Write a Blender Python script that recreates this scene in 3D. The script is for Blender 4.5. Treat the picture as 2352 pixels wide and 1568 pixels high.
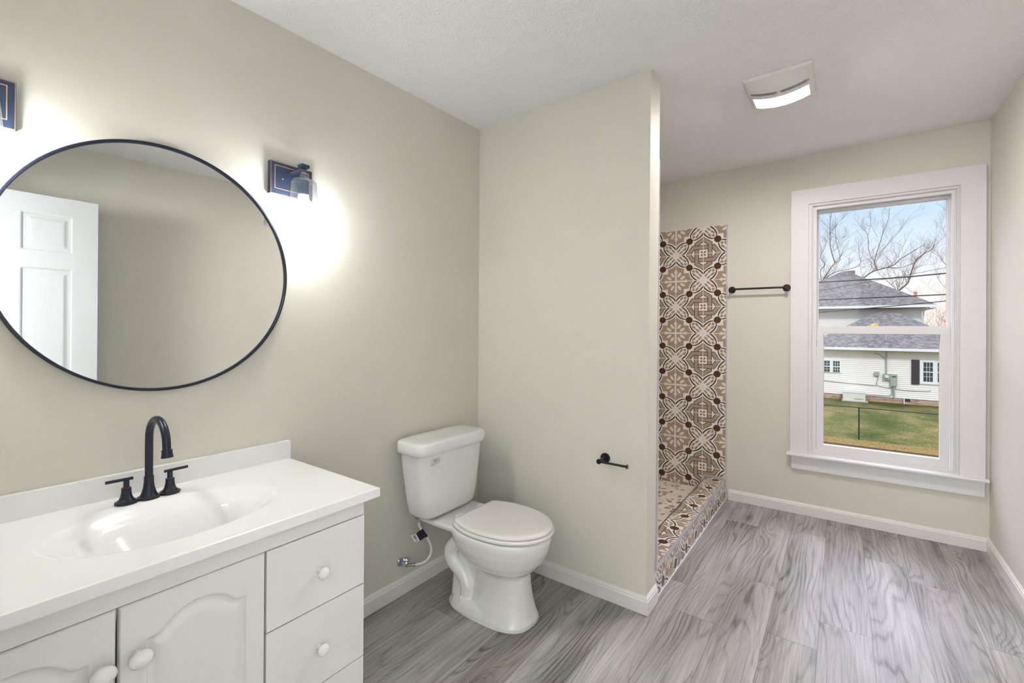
import bpy, bmesh, math, random
import numpy as np
from mathutils import Vector, Matrix, noise as mnoise
for o in list(bpy.data.objects): bpy.data.objects.remove(o)
SC = bpy.context.scene
COL = SC.collection
PI = math.pi

# ------------------------------------------------------------------ camera
cd = bpy.data.cameras.new('camera'); cam = bpy.data.objects.new('camera', cd); COL.objects.link(cam)
CR = Vector((0.8082282750, 0.5888374407, 0.0061256708)); CU = Vector((-0.0035577404, -0.0055194729, 0.9999784387)); CF = Vector((-0.5888585551, 0.8082326422, 0.0023660633))
m = Matrix(((CR.x, CU.x, -CF.x, 1.7143958), (CR.y, CU.y, -CF.y, 0.0), (CR.z, CU.z, -CF.z, 1.2791463), (0, 0, 0, 1)))
cam.matrix_world = m
cd.sensor_width = 36.0; cd.lens = 36.0*1040.845/2352; cd.shift_y = -(784-753.174)/2352; cd.clip_start = 0.02; cd.clip_end = 500
SC.camera = cam
# ------------------------------------------------------------------ view
vs = SC.view_settings; vs.view_transform = 'Standard'; vs.look = 'None'; vs.gamma = 1; vs.use_curve_mapping = False; vs.exposure = 1.27
# ------------------------------------------------------------------ light levels
P_BULB = 98.0       # emission strength of sconce bulbs
P_FAN = 118.0         # emission strength of the ceiling fan lens
P_HALL_FILL = 36.0        # emission strength of the added hallway fill globe
SUN_E = 0.74
# ------------------------------------------------------------------ sky
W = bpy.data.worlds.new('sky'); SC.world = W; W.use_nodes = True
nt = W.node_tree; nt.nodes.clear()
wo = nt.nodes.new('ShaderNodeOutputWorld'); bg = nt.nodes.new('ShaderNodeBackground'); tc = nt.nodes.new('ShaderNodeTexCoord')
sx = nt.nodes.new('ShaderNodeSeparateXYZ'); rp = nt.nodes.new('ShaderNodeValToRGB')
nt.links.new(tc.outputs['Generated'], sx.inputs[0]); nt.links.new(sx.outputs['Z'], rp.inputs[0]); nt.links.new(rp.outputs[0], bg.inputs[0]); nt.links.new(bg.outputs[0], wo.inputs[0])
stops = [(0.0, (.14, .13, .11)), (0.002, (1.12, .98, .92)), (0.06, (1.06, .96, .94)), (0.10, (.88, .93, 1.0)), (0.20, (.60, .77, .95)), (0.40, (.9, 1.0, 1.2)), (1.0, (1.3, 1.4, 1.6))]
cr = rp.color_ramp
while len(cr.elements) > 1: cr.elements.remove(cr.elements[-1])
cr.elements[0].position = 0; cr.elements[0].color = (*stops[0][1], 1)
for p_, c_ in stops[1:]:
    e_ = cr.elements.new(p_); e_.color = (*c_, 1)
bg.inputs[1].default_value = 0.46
# sky boost added high up, out of view, towards +y for more daylight indoors
def wn(op, a, b, clamp=False):
    n_ = nt.nodes.new('ShaderNodeMath'); n_.operation = op; n_.use_clamp = clamp
    for i_, v_ in enumerate((a, b)):
        if isinstance(v_, (int, float)): n_.inputs[i_].default_value = v_
        else: nt.links.new(v_, n_.inputs[i_])
    return n_.outputs[0]
sky_boost = wn('MULTIPLY', wn('DIVIDE', wn('SUBTRACT', sx.outputs['Z'], .215), .25, True), wn('ADD', wn('MULTIPLY', sx.outputs['Y'], 1.4), 0.0, True))
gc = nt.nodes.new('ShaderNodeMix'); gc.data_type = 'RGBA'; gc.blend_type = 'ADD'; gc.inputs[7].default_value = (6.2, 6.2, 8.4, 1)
nt.links.new(sky_boost, gc.inputs[0]); nt.links.new(rp.outputs[0], gc.inputs[6]); nt.links.new(gc.outputs[2], bg.inputs[0])
sun_d = bpy.data.lights.new('sun', 'SUN'); sun_d.energy = SUN_E; sun_d.angle = math.radians(8); sun_d.color = (1, .95, .88)
sun = bpy.data.objects.new('sun', sun_d); COL.objects.link(sun)
sun.rotation_euler = Vector((-0.35, 1.0, -1.0)).to_track_quat('-Z', 'Y').to_euler()

# ------------------------------------------------------------------ room figures (metres)
RW = lambda y: 2.4121 + (2.4121-2.4007)*(y-3.7798)      # right wall face
YB = lambda x: 3.7309 + 0.02027*x                        # back wall face
YP = lambda x: 2.0224 - 0.00897*x                        # partition face
HC = lambda x, y: 2.44 + .0159*x + .0222*(y-2)           # ceiling height
PX, PT = 1.0038, 0.1267
YF = -0.03                                               # near wall face
GZ = -2.9                                                # street level (room is upstairs)

# ------------------------------------------------------------------ node helper
class MT:
    def __init__(s, name):
        s.m = bpy.data.materials.new(name); s.m.use_nodes = True; s.nt = s.m.node_tree; s.nt.nodes.clear()
        s.out = s.n('ShaderNodeOutputMaterial')
    def n(s, t, **k):
        nd = s.nt.nodes.new(t)
        for a, b in k.items(): setattr(nd, a, b)
        return nd
    def put(s, sock, v):
        if isinstance(v, X): s.nt.links.new(v.s, sock)
        elif isinstance(v, bpy.types.NodeSocket): s.nt.links.new(v, sock)
        elif v is not None:
            if hasattr(sock.default_value, '__len__') and len(sock.default_value) == 4 and len(v) == 3: v = (*v, 1)
            sock.default_value = v
    def math(s, op, a, b=None, c=None, clamp=False):
        nd = s.n('ShaderNodeMath', operation=op, use_clamp=clamp); s.put(nd.inputs[0], a)
        if b is not None: s.put(nd.inputs[1], b)
        if c is not None: s.put(nd.inputs[2], c)
        return X(s, nd.outputs[0])
    def coord(s, kind='Object', uv=None):
        if kind == 'UV': src = s.n('ShaderNodeUVMap', uv_map='UVMap').outputs[0]
        elif kind == 'P': src = s.n('ShaderNodeNewGeometry').outputs['Position']
        else: src = s.n('ShaderNodeTexCoord').outputs[kind]
        sp = s.n('ShaderNodeSeparateXYZ'); s.nt.links.new(src, sp.inputs[0])
        return [X(s, sp.outputs[i]) for i in range(3)]
    def vec(s, x, y, z=0.0):
        nd = s.n('ShaderNodeCombineXYZ'); s.put(nd.inputs[0], x); s.put(nd.inputs[1], y); s.put(nd.inputs[2], z); return nd.outputs[0]
    def noise(s, v, scale=1, detail=2, rough=.5, dist=0):
        nd = s.n('ShaderNodeTexNoise'); s.put(nd.inputs['Vector'], v); nd.inputs['Scale'].default_value = scale
        nd.inputs['Detail'].default_value = detail; nd.inputs['Roughness'].default_value = rough; nd.inputs['Distortion'].default_value = dist
        return X(s, nd.outputs['Fac'])
    def vor(s, v, scale=1, feature='F1', rnd=1):
        nd = s.n('ShaderNodeTexVoronoi', feature=feature); s.put(nd.inputs['Vector'], v); nd.inputs['Scale'].default_value = scale
        nd.inputs['Randomness'].default_value = rnd; return nd
    def white(s, v):
        nd = s.n('ShaderNodeTexWhiteNoise', noise_dimensions='3D'); s.put(nd.inputs['Vector'], v); return X(s, nd.outputs['Value'])
    def mix(s, f, a, b):
        nd = s.n('ShaderNodeMix', data_type='RGBA'); s.put(nd.inputs[0], f); s.put(nd.inputs[6], a); s.put(nd.inputs[7], b); return nd.outputs[2]
    def ramp(s, f, stops):
        nd = s.n('ShaderNodeValToRGB'); s.put(nd.inputs[0], f); c = nd.color_ramp
        c.elements[0].position = stops[0][0]; c.elements[0].color = (*stops[0][1], 1); c.elements[1].position = stops[-1][0]; c.elements[1].color = (*stops[-1][1], 1)
        for p, q in stops[1:-1]: c.elements.new(p).color = (*q, 1)
        return nd.outputs[0]
    def bump(s, h, strength=.3, dist=.01):
        nd = s.n('ShaderNodeBump'); nd.inputs['Strength'].default_value = strength; nd.inputs['Distance'].default_value = dist; s.put(nd.inputs['Height'], h); return nd.outputs[0]
    def pbr(s, col, rough=.5, metal=0, normal=None, spec=None, coat=None):
        nd = s.n('ShaderNodeBsdfPrincipled'); s.put(nd.inputs['Base Color'], col); s.put(nd.inputs['Roughness'], rough); s.put(nd.inputs['Metallic'], metal)
        if normal is not None: s.put(nd.inputs['Normal'], normal)
        if spec is not None: nd.inputs['Specular IOR Level'].default_value = spec
        if coat: nd.inputs['Coat Weight'].default_value = coat; nd.inputs['Coat Roughness'].default_value = .05
        s.nt.links.new(nd.outputs[0], s.out.inputs[0]); return s.m
class X:
    def __init__(s, m, sock): s.m = m; s.s = sock
    def _o(s, op, b, r=False): return s.m.math(op, b, s) if r else s.m.math(op, s, b)
    def __add__(s, b): return s._o('ADD', b)
    __radd__ = __add__
    def __sub__(s, b): return s._o('SUBTRACT', b)
    def __rsub__(s, b): return s._o('SUBTRACT', b, True)
    def __mul__(s, b): return s._o('MULTIPLY', b)
    __rmul__ = __mul__
    def __truediv__(s, b): return s._o('DIVIDE', b)
    def lt(s, b): return s._o('LESS_THAN', b)
    def gt(s, b): return s._o('GREATER_THAN', b)
    def abs(s): return s.m.math('ABSOLUTE', s)
    def floor(s): return s.m.math('FLOOR', s)
    def fract(s): return s.m.math('FRACT', s)
    def min(s, b): return s._o('MINIMUM', b)
    def max(s, b): return s._o('MAXIMUM', b)
    def sqrt(s): return s.m.math('SQRT', s)
    def clamp(s): return s.m.math('ADD', s, 0.0, clamp=True)
    def pow(s, b): return s._o('POWER', b)
    def sin(s): return s.m.math('SINE', s)
    def exp(s): return s.m.math('EXPONENT', s)

def simple(name, col, rough=.5, metal=0, spec=None, coat=None, bump=None, var=0):
    t = MT(name); c = col; nrm = None
    P = t.n('ShaderNodeTexCoord').outputs['Object']
    f = t.noise(P, 7, 3)
    k = max(var, .015)
    c = t.mix(f, tuple(v*(1-k) for v in col), tuple(min(1, v*(1+k)) for v in col))
    if bump: nrm = t.bump(t.noise(P, bump[0], 3), bump[1], bump[2])
    return t.pbr(c, rough, metal, nrm, spec, coat)

PAINT = simple('greige_paint', (.69, .668, .597), .55, bump=(260, .12, .002), spec=.3)
CEIL = simple('ceiling_paint', (.90, .908, .915), .9, bump=(150, 1.0, .006), spec=.2)
TRIM = simple('white_trim_paint', (.78, .77, .75), .35, bump=(60, .08, .001))
TRIMW = simple('old_white_window_paint', (.745, .745, .75), .4, bump=(45, .25, .0015), var=.03)
BARE = simple('bare_wood_edge', (.62, .40, .16), .6, var=.2)
GLOSSW = simple('cultured_marble', (.86, .86, .86), .18, coat=.3)
CAB = simple('white_thermofoil', (.76, .77, .75), .38)
CABIN = simple('cabinet_inside', (.35, .34, .32), .7)
PORC = simple('porcelain', (.80, .81, .80), .07, coat=.5)
SEATM = simple('seat_plastic', (.83, .81, .79), .22)
KNOBM = simple('knob_ceramic', (.85, .83, .83), .10, coat=.5)
BRONZE = simple('dark_bronze', (.028, .032, .045), .33, metal=.55)
BLACKM = simple('matte_black_metal', (.012, .011, .012), .32, metal=.3)
FRAMEM = simple('black_frame', (.016, .019, .035), .3, metal=.3)
PLATEM = simple('blue_black_bronze', (.05, .072, .125), .28, metal=.6, var=.2)
COPPER = simple('rubbed_copper_edge', (.72, .42, .28), .35, metal=.7)
CHROME = simple('chrome', (.75, .75, .77), .12, metal=1)
BRASS = simple('brass', (.75, .5, .18), .3, metal=.8)
HOSEM = simple('white_hose', (.78, .75, .74), .4)
NAVY = simple('navy_tag', (.012, .014, .035), .35)
PAPER = simple('white_label', (.75, .74, .74), .6)
INK = simple('ink', (.03, .03, .04), .6)
BLUEP = simple('blue_protector', (.12, .2, .5), .3)
PLASW = simple('white_plastic', (.78, .77, .76), .35)
GRILLM = simple('grille_grey', (.40, .38, .37), .6)
METGREY = simple('metal_edge', (.20, .18, .19), .3, metal=.8)
METL = simple('light_metal_edge', (.66, .66, .72), .25, metal=.5)
CAULK = simple('white_caulk', (.80, .80, .80), .5)
EXTWALL = simple('exterior_board', (.6, .6, .6), .8)

def emit(name, col, st):
    t = MT(name); e = t.n('ShaderNodeEmission'); e.inputs[0].default_value = (*col, 1); e.inputs[1].default_value = st
    t.nt.links.new(e.outputs[0], t.out.inputs[0]); return t.m
BULBM = emit('lit_bulb', (1, .99, .965), P_BULB)
LENSM = emit('lit_lens', (1, .93, .90), P_FAN)
HALLFILLM = emit('hall_fill_emit', (1, .985, .97), P_HALL_FILL)

def glass_thin(name, tint=(1, 1, 1), rough=0.0, ior=1.45, extra=0.0):
    t = MT(name); tr = t.n('ShaderNodeBsdfTransparent'); tr.inputs[0].default_value = (*tint, 1)
    gl = t.n('ShaderNodeBsdfGlossy'); gl.inputs['Roughness'].default_value = rough
    lw = t.n('ShaderNodeLayerWeight'); lw.inputs[0].default_value = .5
    mx = t.n('ShaderNodeMixShader')
    f = X(t, lw.outputs['Facing']).pow(4.0)*.9 + (.04 + extra)
    t.put(mx.inputs[0], f.clamp()); t.nt.links.new(tr.outputs[0], mx.inputs[1]); t.nt.links.new(gl.outputs[0], mx.inputs[2])
    t.nt.links.new(mx.outputs[0], t.out.inputs[0]); return t.m
WGLASS = glass_thin('window_glass', (.99, .992, .99), extra=-.03)
SHADEG = glass_thin('clear_shade_glass', (.95, .965, .98), .03, 1.5, .05)
t = MT('mirror_silver'); g_ = t.n('ShaderNodeBsdfGlossy'); g_.inputs[0].default_value = (.86, .88, .87, 1); g_.inputs['Roughness'].default_value = 0; t.nt.links.new(g_.outputs[0], t.out.inputs[0]); MIRRORM = t.m

# grey plank floor
def floor_mat():
    t = MT('grey_oak_vinyl_planks'); x, y, z = t.coord('P')
    pw, pl = .182, 1.22
    ix = (x/pw).floor(); fx = (x/pw).fract()
    off = t.white(t.vec(ix, 3.3, 1.7))*pl
    yy = (y+off)/pl; iy = yy.floor(); fy = yy.fract()
    r = t.white(t.vec(ix, iy, 5.1)); r2 = t.white(t.vec(ix, iy, 9.4))
    gx = x + r*37.0; gy = y + r2*23.0
    warp = t.noise(t.vec(gx*4.5, gy*.75, r*9), 1, 2, .45)
    # knots
    kv = t.vor(t.vec(gx*3.4, gy*1.0, r*7), 1)
    kd = X(t, kv.outputs['Distance'])
    knot = (kd*kd*-30.0).exp()
    field = warp*1.0 + t.noise(t.vec(gx*14, gy*.9, r*3), 1, 2)*.16 + knot*.45 + gx*2.0
    ring = (field*105.0 + t.noise(t.vec(gx*70, gy*6), 1, 2)*2.2).sin()*.5+.5
    ring = ring.pow(4.0)
    fine = t.noise(t.vec(gx*230, gy*5), 1, 3, .65)
    fine2 = t.noise(t.vec(gx*75, gy*1.5), 1, 3, .6)
    mott = t.noise(t.vec(gx*7, gy*1.2, 3.0), 1, 2, .5)
    cross = t.noise(t.vec(gx*30, gy*160), 1, 2)
    ringamp = (t.noise(t.vec(gx*6, gy*1.5, 8.0), 1, 1)-.38)*1.9
    v = .66 + (mott-.5)*.95 - ring*(ringamp.clamp()*.8+.2)*.44 + (fine-.5)*.6 + (fine2-.5)*.55 - knot.pow(5.0)*.55 + (r-.5)*.16 - (cross-.62).clamp()*1.0
    col = t.ramp(v.clamp(), [(0, (.035, .030, .027)), (.28, (.12, .11, .102)), (.55, (.28, .27, .258)), (.8, (.42, .41, .40)), (1, (.55, .545, .535))])
    warmf = (t.noise(t.vec(gx*3, gy*1.2, 2.0), 1, 2)-.45).clamp()
    col = t.mix(warmf*1.6, col, t.mix(.5, col, (.30, .245, .19)))
    seam = (fx.min(1.0-fx)*pw).lt(.0013).max((fy.min(1.0-fy)*pl).lt(.0013))
    col = t.mix(seam*.55, col, (.08, .075, .07))
    h = v*.5 - seam*.6
    return t.pbr(col, .42, 0, t.bump(h, .12, .002), .35)
FLOORM = floor_mat()

# encaustic pattern tile
def tile_mat(name, x0, y0, rows=None, rot=False, T=.2075, tint=None):
    t = MT(name); u, v, _ = t.coord('UV')
    xx = (u-x0)/T; yy = (v-y0)/T
    px = ((xx+1.0)*.5).fract()*2.0-1.0; py = ((yy+1.0)*.5).fract()*2.0-1.0
    a = px.abs(); b = py.abs()
    A = 1.0-a; B = 1.0-b
    c = a+b-1.0
    M = a.max(b); N = a.min(b)
    s = (1.0-M+N)*.7071; tt = (c*.7071).abs()
    q = (s-.30)/.31
    w = (1.0-q*q).max(0.0001).sqrt()*.178
    white = (.78, .735, .675); cream = (.74, .68, .60); taupe = (.37, .285, .205); taupe2 = (.31, .225, .155); dark = (.026, .014, .009); grey = (.105, .088, .078); dotc = (.085, .03, .014); rust = (.25, .07, .02)
    mot = t.noise(t.vec(u*60, v*60), 1, 3)
    tp = t.mix(mot, tuple(k*.82 for k in taupe), tuple(k*1.2 for k in taupe))
    col = white
    # knot side
    def band(h): return h.gt(-.165)*h.lt(0.0), ((h+.152).abs().lt(.0155)).max((h+.0135).abs().lt(.0155))
    hv = (a-.32).max((b+a*.73-.64)/1.24); hh = (b-.32).max((a+b*.73-.64)/1.24)
    bv, ov = band(hv); bh, oh = band(hh)
    vtop = (px*py).gt(0.0)
    def lay(col, bm_, om_, k=None):
        if k is not None: bm_ = bm_*k; om_ = om_*k
        col = t.mix(bm_, col, tp); return t.mix(om_, col, grey)
    col = lay(col, bv, ov); col = lay(col, bh, oh); col = lay(col, bv, ov, vtop)
    da = a-.055; db = b-.055; e1 = (da+db)*.7071; e2 = (da-db)*.7071
    col = t.mix(((e1/.045)*(e1/.045)+(e2/.026)*(e2/.026)).lt(1.0), col, rust)
    # floral side
    fl = c.gt(0.0)
    mn = A.min(B); mxx = A.max(B)
    fcol = t.mix(mn.gt(.30), tp, white)
    stem = mn.lt(.034)*mxx.lt(.43)
    bud = mn.lt(((mxx-.27)*.75).min((.45-mxx)*.8)).max(0.0)
    fcol = t.mix(stem.max(bud), fcol, cream)
    for (cx, cy) in ((.13, .25), (.25, .13)):
        dx = A-cx; dy = B-cy
        ca, sa = (math.cos(1.0), math.sin(1.0)) if cy > cx else (math.cos(PI/2-1.0), math.sin(PI/2-1.0))
        l = dx*ca+dy*sa; r = dx*sa-dy*ca
        fcol = t.mix(((l/.105)*(l/.105)+(r/.05)*(r/.05)).lt(1.0), fcol, cream)
    col = t.mix(fl, col, fcol)
    # ogee band
    ons = s.lt(.66)
    col = t.mix((tt.lt(w+.07)), col, white)
    inner = tt.lt(w)*s.lt(.61)
    col = t.mix(inner, col, white)
    for sc, dc_, l_, w_ in ((.21, .058, .085, .032), (.385, .075, .085, .038), (.50, .022, .06, .022)):
        ds = s-sc-(tt-dc_)*.5; dt = tt-dc_
        col = t.mix((((ds/l_)*(ds/l_)+(dt/w_)*(dt/w_)).lt(1.0))*inner, col, taupe2)
    line = ((tt-w).abs()).lt(.0225)*s.lt(.62)
    col = t.mix(line, col, dark)
    col = t.mix(s.lt(.10), col, white)
    dd = ((a-.5)*(a-.5)+(b-.5)*(b-.5)).sqrt()
    col = t.mix(dd.lt(.122), col, dark); col = t.mix(dd.lt(.10), col, dotc)
    g = a.min(A).min(b.min(B)).lt(.011)
    if rows:
        for r_ in rows: g = g.max(((v-r_).abs()).lt(.0022))
        g = g.max((((u/.104).fract()-.5).abs()).lt(.02))
    col = t.mix(g, col, (.74, .71, .66))
    if tint: col = t.mix(.45, col, tint)
    return t.pbr(col, .32 if not rows else .22, 0, t.bump(g*-1.0, .3, .001), .4)
TILEM = tile_mat('patterned_wall_tile', .836, 1.463)
TILEC = tile_mat('patterned_curb_tile', .836, 3.077-.1037)
TILEF = tile_mat('patterned_curb_face_tile', 2.98, -.062, rows=[.088])
def pebble():
    t = MT('pebble_mosaic'); x, y, z = t.coord('P')
    v1 = t.vor(t.vec(x*26, y*21), 1, 'DISTANCE_TO_EDGE', .9); v2 = t.vor(t.vec(x*26, y*21), 1, 'F1', .9)
    edge = X(t, v1.outputs['Distance']); cid = t.n('ShaderNodeSeparateColor'); t.nt.links.new(v2.outputs['Color'], cid.inputs[0])
    r = X(t, cid.outputs[0])
    col = t.ramp(r, [(0, (.76, .70, .60)), (.42, (.80, .74, .65)), (.45, (.40, .28, .20)), (.62, (.28, .155, .085)), (.66, (.66, .56, .44)), (.85, (.80, .75, .68)), (.9, (.42, .31, .24)), (1, (.52, .42, .33))])
    col = t.mix(edge.lt(.10), col, (.76, .71, .63))
    return t.pbr(col, .4, 0, t.bump(edge.min(.25), .5, .006))
PEBBLE = pebble()
# outside
def shingles():
    t = MT('grey_asphalt_shingles'); u, v, _ = t.coord('UV')
    row = (v/.12).floor(); rr = t.white(t.vec(row, 2.0, 1.0)); cx = (u/.16+rr*5).floor()
    r = t.white(t.vec(cx, row, 4.0)); n = t.noise(t.vec(u*14, v*14), 1, 3)
    f = r*.40+n*.7-.05 - ((v/.12).fract().lt(.16))*.22
    return t.pbr(t.ramp(f.clamp(), [(0, (.06, .057, .054)), (.5, (.155, .147, .142)), (1, (.30, .288, .276))]), .9, spec=0)
SHING = shingles()
def brick():
    t = MT('tan_brick_foundation'); x, y, z = t.coord('P')
    row = (z/.08).floor(); f = t.white(t.vec((x/.22+row*.5).floor(), row, 1.0))
    mo = (z/.08).fract().lt(.12).max((x/.22+row*.5).fract().lt(.05))
    col = t.ramp(f, [(0, (.28, .17, .11)), (.5, (.42, .30, .21)), (1, (.52, .38, .28))]); col = t.mix(mo, col, (.42, .37, .32))
    return t.pbr(col, .9)
BRICK = brick()
def lawn():
    t = MT('winter_lawn'); x, y, z = t.coord('P')
    a = t.noise(t.vec(x*.5, y*.28), 1, 4, .6); b = t.noise(t.vec(x*14, y*5), 1, 4, .8)
    f = a*1.5+b*1.5-1.02
    return t.pbr(t.ramp(f.clamp(), [(0, (.030, .042, .012)), (.4, (.075, .085, .027)), (.65, (.16, .135, .055)), (1, (.30, .21, .09))]), .95, spec=0)
LAWN = lawn()
def leafl():
    t = MT('fallen_leaf_litter'); x, y, z = t.coord('P')
    b = t.noise(t.vec(x*11, y*5), 1, 4, .85)
    return t.pbr(t.ramp(b, [(.34, (.022, .013, .007)), (.5, (.20, .14, .055)), (.6, (.15, .125, .045)), (.7, (.24, .11, .04))]), .95, spec=0)
LEAF = leafl()
ROAD = simple('asphalt', (.06, .045, .04), .9, spec=0, var=.2)
SIDING = simple('white_vinyl_siding', (.82, .80, .77), .6)
GUTTER = simple('white_gutter', (.80, .84, .87), .5)
SOFFIT = simple('tan_soffit', (.62, .52, .40), .7)
SHUTT = simple('dark_shutter', (.05, .045, .055), .7, var=.3)
NWIN = simple('neighbour_window_glass', (.055, .07, .07), .15, var=.6)
BARK = simple('grey_brown_bark', (.19, .145, .115), .95, var=.2)
WIRE = simple('black_cable', (.035, .03, .028), .7)
FENCEM = simple('black_fence', (.02, .03, .022), .6)
BOXGREY = simple('grey_electrical_box', (.36, .40, .37), .5)
GENM = simple('pale_generator_case', (.66, .68, .62), .5)
RED = simple('red_print', (.5, .05, .04), .6)
POTM = simple('terracotta_flue', (.62, .25, .16), .8)

# ------------------------------------------------------------------ object helpers
def origin(o):
    v = Vector((0, 0, 0))
    while o: v += o.location; o = o.parent
    return v
def link_mesh(name, me, mat, parent=None):
    me.name = name
    if mat and not me.materials: me.materials.append(mat)
    o = bpy.data.objects.new(name, me); COL.objects.link(o)
    if parent:
        me.transform(Matrix.Translation(-origin(parent))); o.parent = parent
    return o
def obj(name, bm, mat, parent=None, smooth=35, bevel=0, seg=2):
    if bevel:
        es = [e for e in bm.edges if len(e.link_faces) == 2 and e.calc_face_angle(0) > .6]
        if es: bmesh.ops.bevel(bm, geom=es, offset=bevel, segments=seg, profile=.5, affect='EDGES', clamp_overlap=True)
    bmesh.ops.recalc_face_normals(bm, faces=bm.faces)
    if smooth:
        th = math.radians(smooth)
        for f in bm.faces: f.smooth = True
        for e in bm.edges: e.smooth = (len(e.link_faces) != 2) or e.calc_face_angle(0) < th
    me = bpy.data.meshes.new(name); bm.to_mesh(me); bm.free()
    return link_mesh(name, me, mat, parent)
def thing(name, label, cat, loc=(0, 0, 0), group=None, kind=None):
    o = bpy.data.objects.new(name, None); COL.objects.link(o); o.location = loc; o.empty_display_size = .05
    if label: o['label'] = label
    if cat: o['category'] = cat
    if group: o['group'] = group
    if kind: o['kind'] = kind
    return o
def tag(o, label, cat, group=None, kind=None):
    if label: o['label'] = label
    if cat: o['category'] = cat
    if group: o['group'] = group
    if kind: o['kind'] = kind
    return o
def struct(o, label=None, cat=None):
    o['kind'] = 'structure'
    if label: o['label'] = label
    if cat: o['category'] = cat
    return o
def copy_tree(o, parent=None):
    c = o.copy(); COL.objects.link(c); c.parent = parent
    for ch in list(o.children): copy_tree(ch, c)
    return c
B = bmesh.new
def box(bm, x0, x1, y0, y1, z0, z1, fy=None, fx=None, ft=None):
    """fy/fx shift y/x by wall line, ft gives top height"""
    vs_ = []
    for x in (x0, x1):
        for y in (y0, y1):
            for k, z in enumerate((z0, z1)):
                X_, Y_ = x, y
                if fy: Y_ = y+fy(x)
                if fx: X_ = x+fx(Y_)
                Z_ = ft(X_, Y_) if (ft and k) else z
                vs_.append(bm.verts.new((X_, Y_, Z_)))
    a = vs_
    for f in ((0, 1, 3, 2), (4, 6, 7, 5), (0, 4, 5, 1), (2, 3, 7, 6), (0, 2, 6, 4), (1, 5, 7, 3)): bm.faces.new([a[i] for i in f])
    return bm
def bx(*a, **k): return box(B(), *a, **k)
def loft(bm, rings, cap=True, closed=False):
    rv = [[bm.verts.new(p) for p in r] for r in rings]; n = len(rings[0])
    for i in range(len(rv)-(0 if closed else 1)):
        A_, B_ = rv[i], rv[(i+1) % len(rv)]
        for j in range(n): bm.faces.new((A_[j], A_[(j+1) % n], B_[(j+1) % n], B_[j]))
    if cap and not closed: bm.faces.new(rv[0][::-1]); bm.faces.new(rv[-1])
    return bm
def frame_at(d):
    d = Vector(d).normalized(); a = Vector((0, 0, 1)) if abs(d.z) < .9 else Vector((1, 0, 0))
    u = d.cross(a).normalized(); return u, d.cross(u).normalized()
def tube(bm, pts, r, seg=12, cap=True):
    pts = [Vector(p) for p in pts]; n = len(pts); rs = r if isinstance(r, (list, tuple)) else [r]*n
    u = None; rings = []
    for i, p in enumerate(pts):
        d = (pts[min(i+1, n-1)]-pts[max(i-1, 0)]).normalized()
        if u is None: u, w = frame_at(d)
        else:
            u = (u-d*u.dot(d)); u = u.normalized() if u.length > 1e-6 else frame_at(d)[0]; w = d.cross(u)
        rings.append([p+(u*math.cos(2*PI*k/seg)+w*math.sin(2*PI*k/seg))*rs[i] for k in range(seg)])
    return loft(bm, rings, cap)
def lathe(bm, prof, c, axis=(0, 0, 1), seg=32, cap=True):
    """prof: list of (radius, height along axis)"""
    ax = Vector(axis).normalized(); u, w = frame_at(ax); c = Vector(c)
    return loft(bm, [[c+ax*h+(u*math.cos(2*PI*k/seg)+w*math.sin(2*PI*k/seg))*max(r, 1e-4) for k in range(seg)] for r, h in prof], cap)
def smooth_path(pts, n=8):
    pts = [Vector(p) for p in pts]; out = []
    q = [pts[0]*2-pts[1]]+pts+[pts[-1]*2-pts[-2]]
    for i in range(1, len(q)-2):
        for k in range(n):
            t_ = k/n; a, b, c, d = q[i-1:i+3]
            out.append(.5*((2*b)+(c-a)*t_+(2*a-5*b+4*c-d)*t_**2+(3*b-a-3*c+d)*t_**3))
    out.append(pts[-1]); return out
def grid_mesh(name, P, mat, parent=None, smooth=True, close=None):
    """P: (n,m,3) array front surface; close: (n,m,3) back surface to make it solid"""
    n, m_, _ = P.shape
    idx = np.arange(n*m_).reshape(n, m_); q = np.stack([idx[:-1, :-1], idx[1:, :-1], idx[1:, 1:], idx[:-1, 1:]], -1).reshape(-1, 4)
    V = P.reshape(-1, 3); F_ = q
    if close is not None:
        V = np.vstack([V, close.reshape(-1, 3)]); off = n*m_
        edge = list(idx[:, 0])+list(idx[-1, 1:])+list(idx[-2::-1, -1])+list(idx[0, -2:0:-1])
        e = np.array(edge); e2 = np.roll(e, -1)
        F_ = np.vstack([F_, q[:, ::-1]+off, np.stack([e, e2, e2+off, e+off], -1)])
    me = bpy.data.meshes.new(name); me.from_pydata(V.tolist(), [], F_.tolist()); me.update()
    bm = bmesh.new(); bm.from_mesh(me); bpy.data.meshes.remove(me)
    return obj(name, bm, mat, parent, 40 if smooth else 0)
def uvbox(o, fn):
    me = o.data; uv = me.uv_layers.new(name='UVMap')
    for p in me.polygons:
        for li in p.loop_indices:
            uv.data[li].uv = fn(me.vertices[me.loops[li].vertex_index].co, p.normal)
def text(name, s, size, loc, rot, mat, parent=None, ext=.0004, align='CENTER', scale=(1, 1, 1)):
    cu = bpy.data.curves.new(name, 'FONT'); cu.body = s; cu.size = size; cu.extrude = ext; cu.align_x = align; cu.align_y = 'CENTER'; cu.resolution_u = 2
    o = bpy.data.objects.new('tmp', cu); COL.objects.link(o); bpy.context.view_layer.update()
    me = bpy.data.meshes.new_from_object(o); bpy.data.objects.remove(o)
    me.transform(Matrix.Translation(loc) @ rot.to_4x4() @ Matrix.Diagonal((*scale, 1)))
    return link_mesh(name, me, mat, parent)

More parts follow.
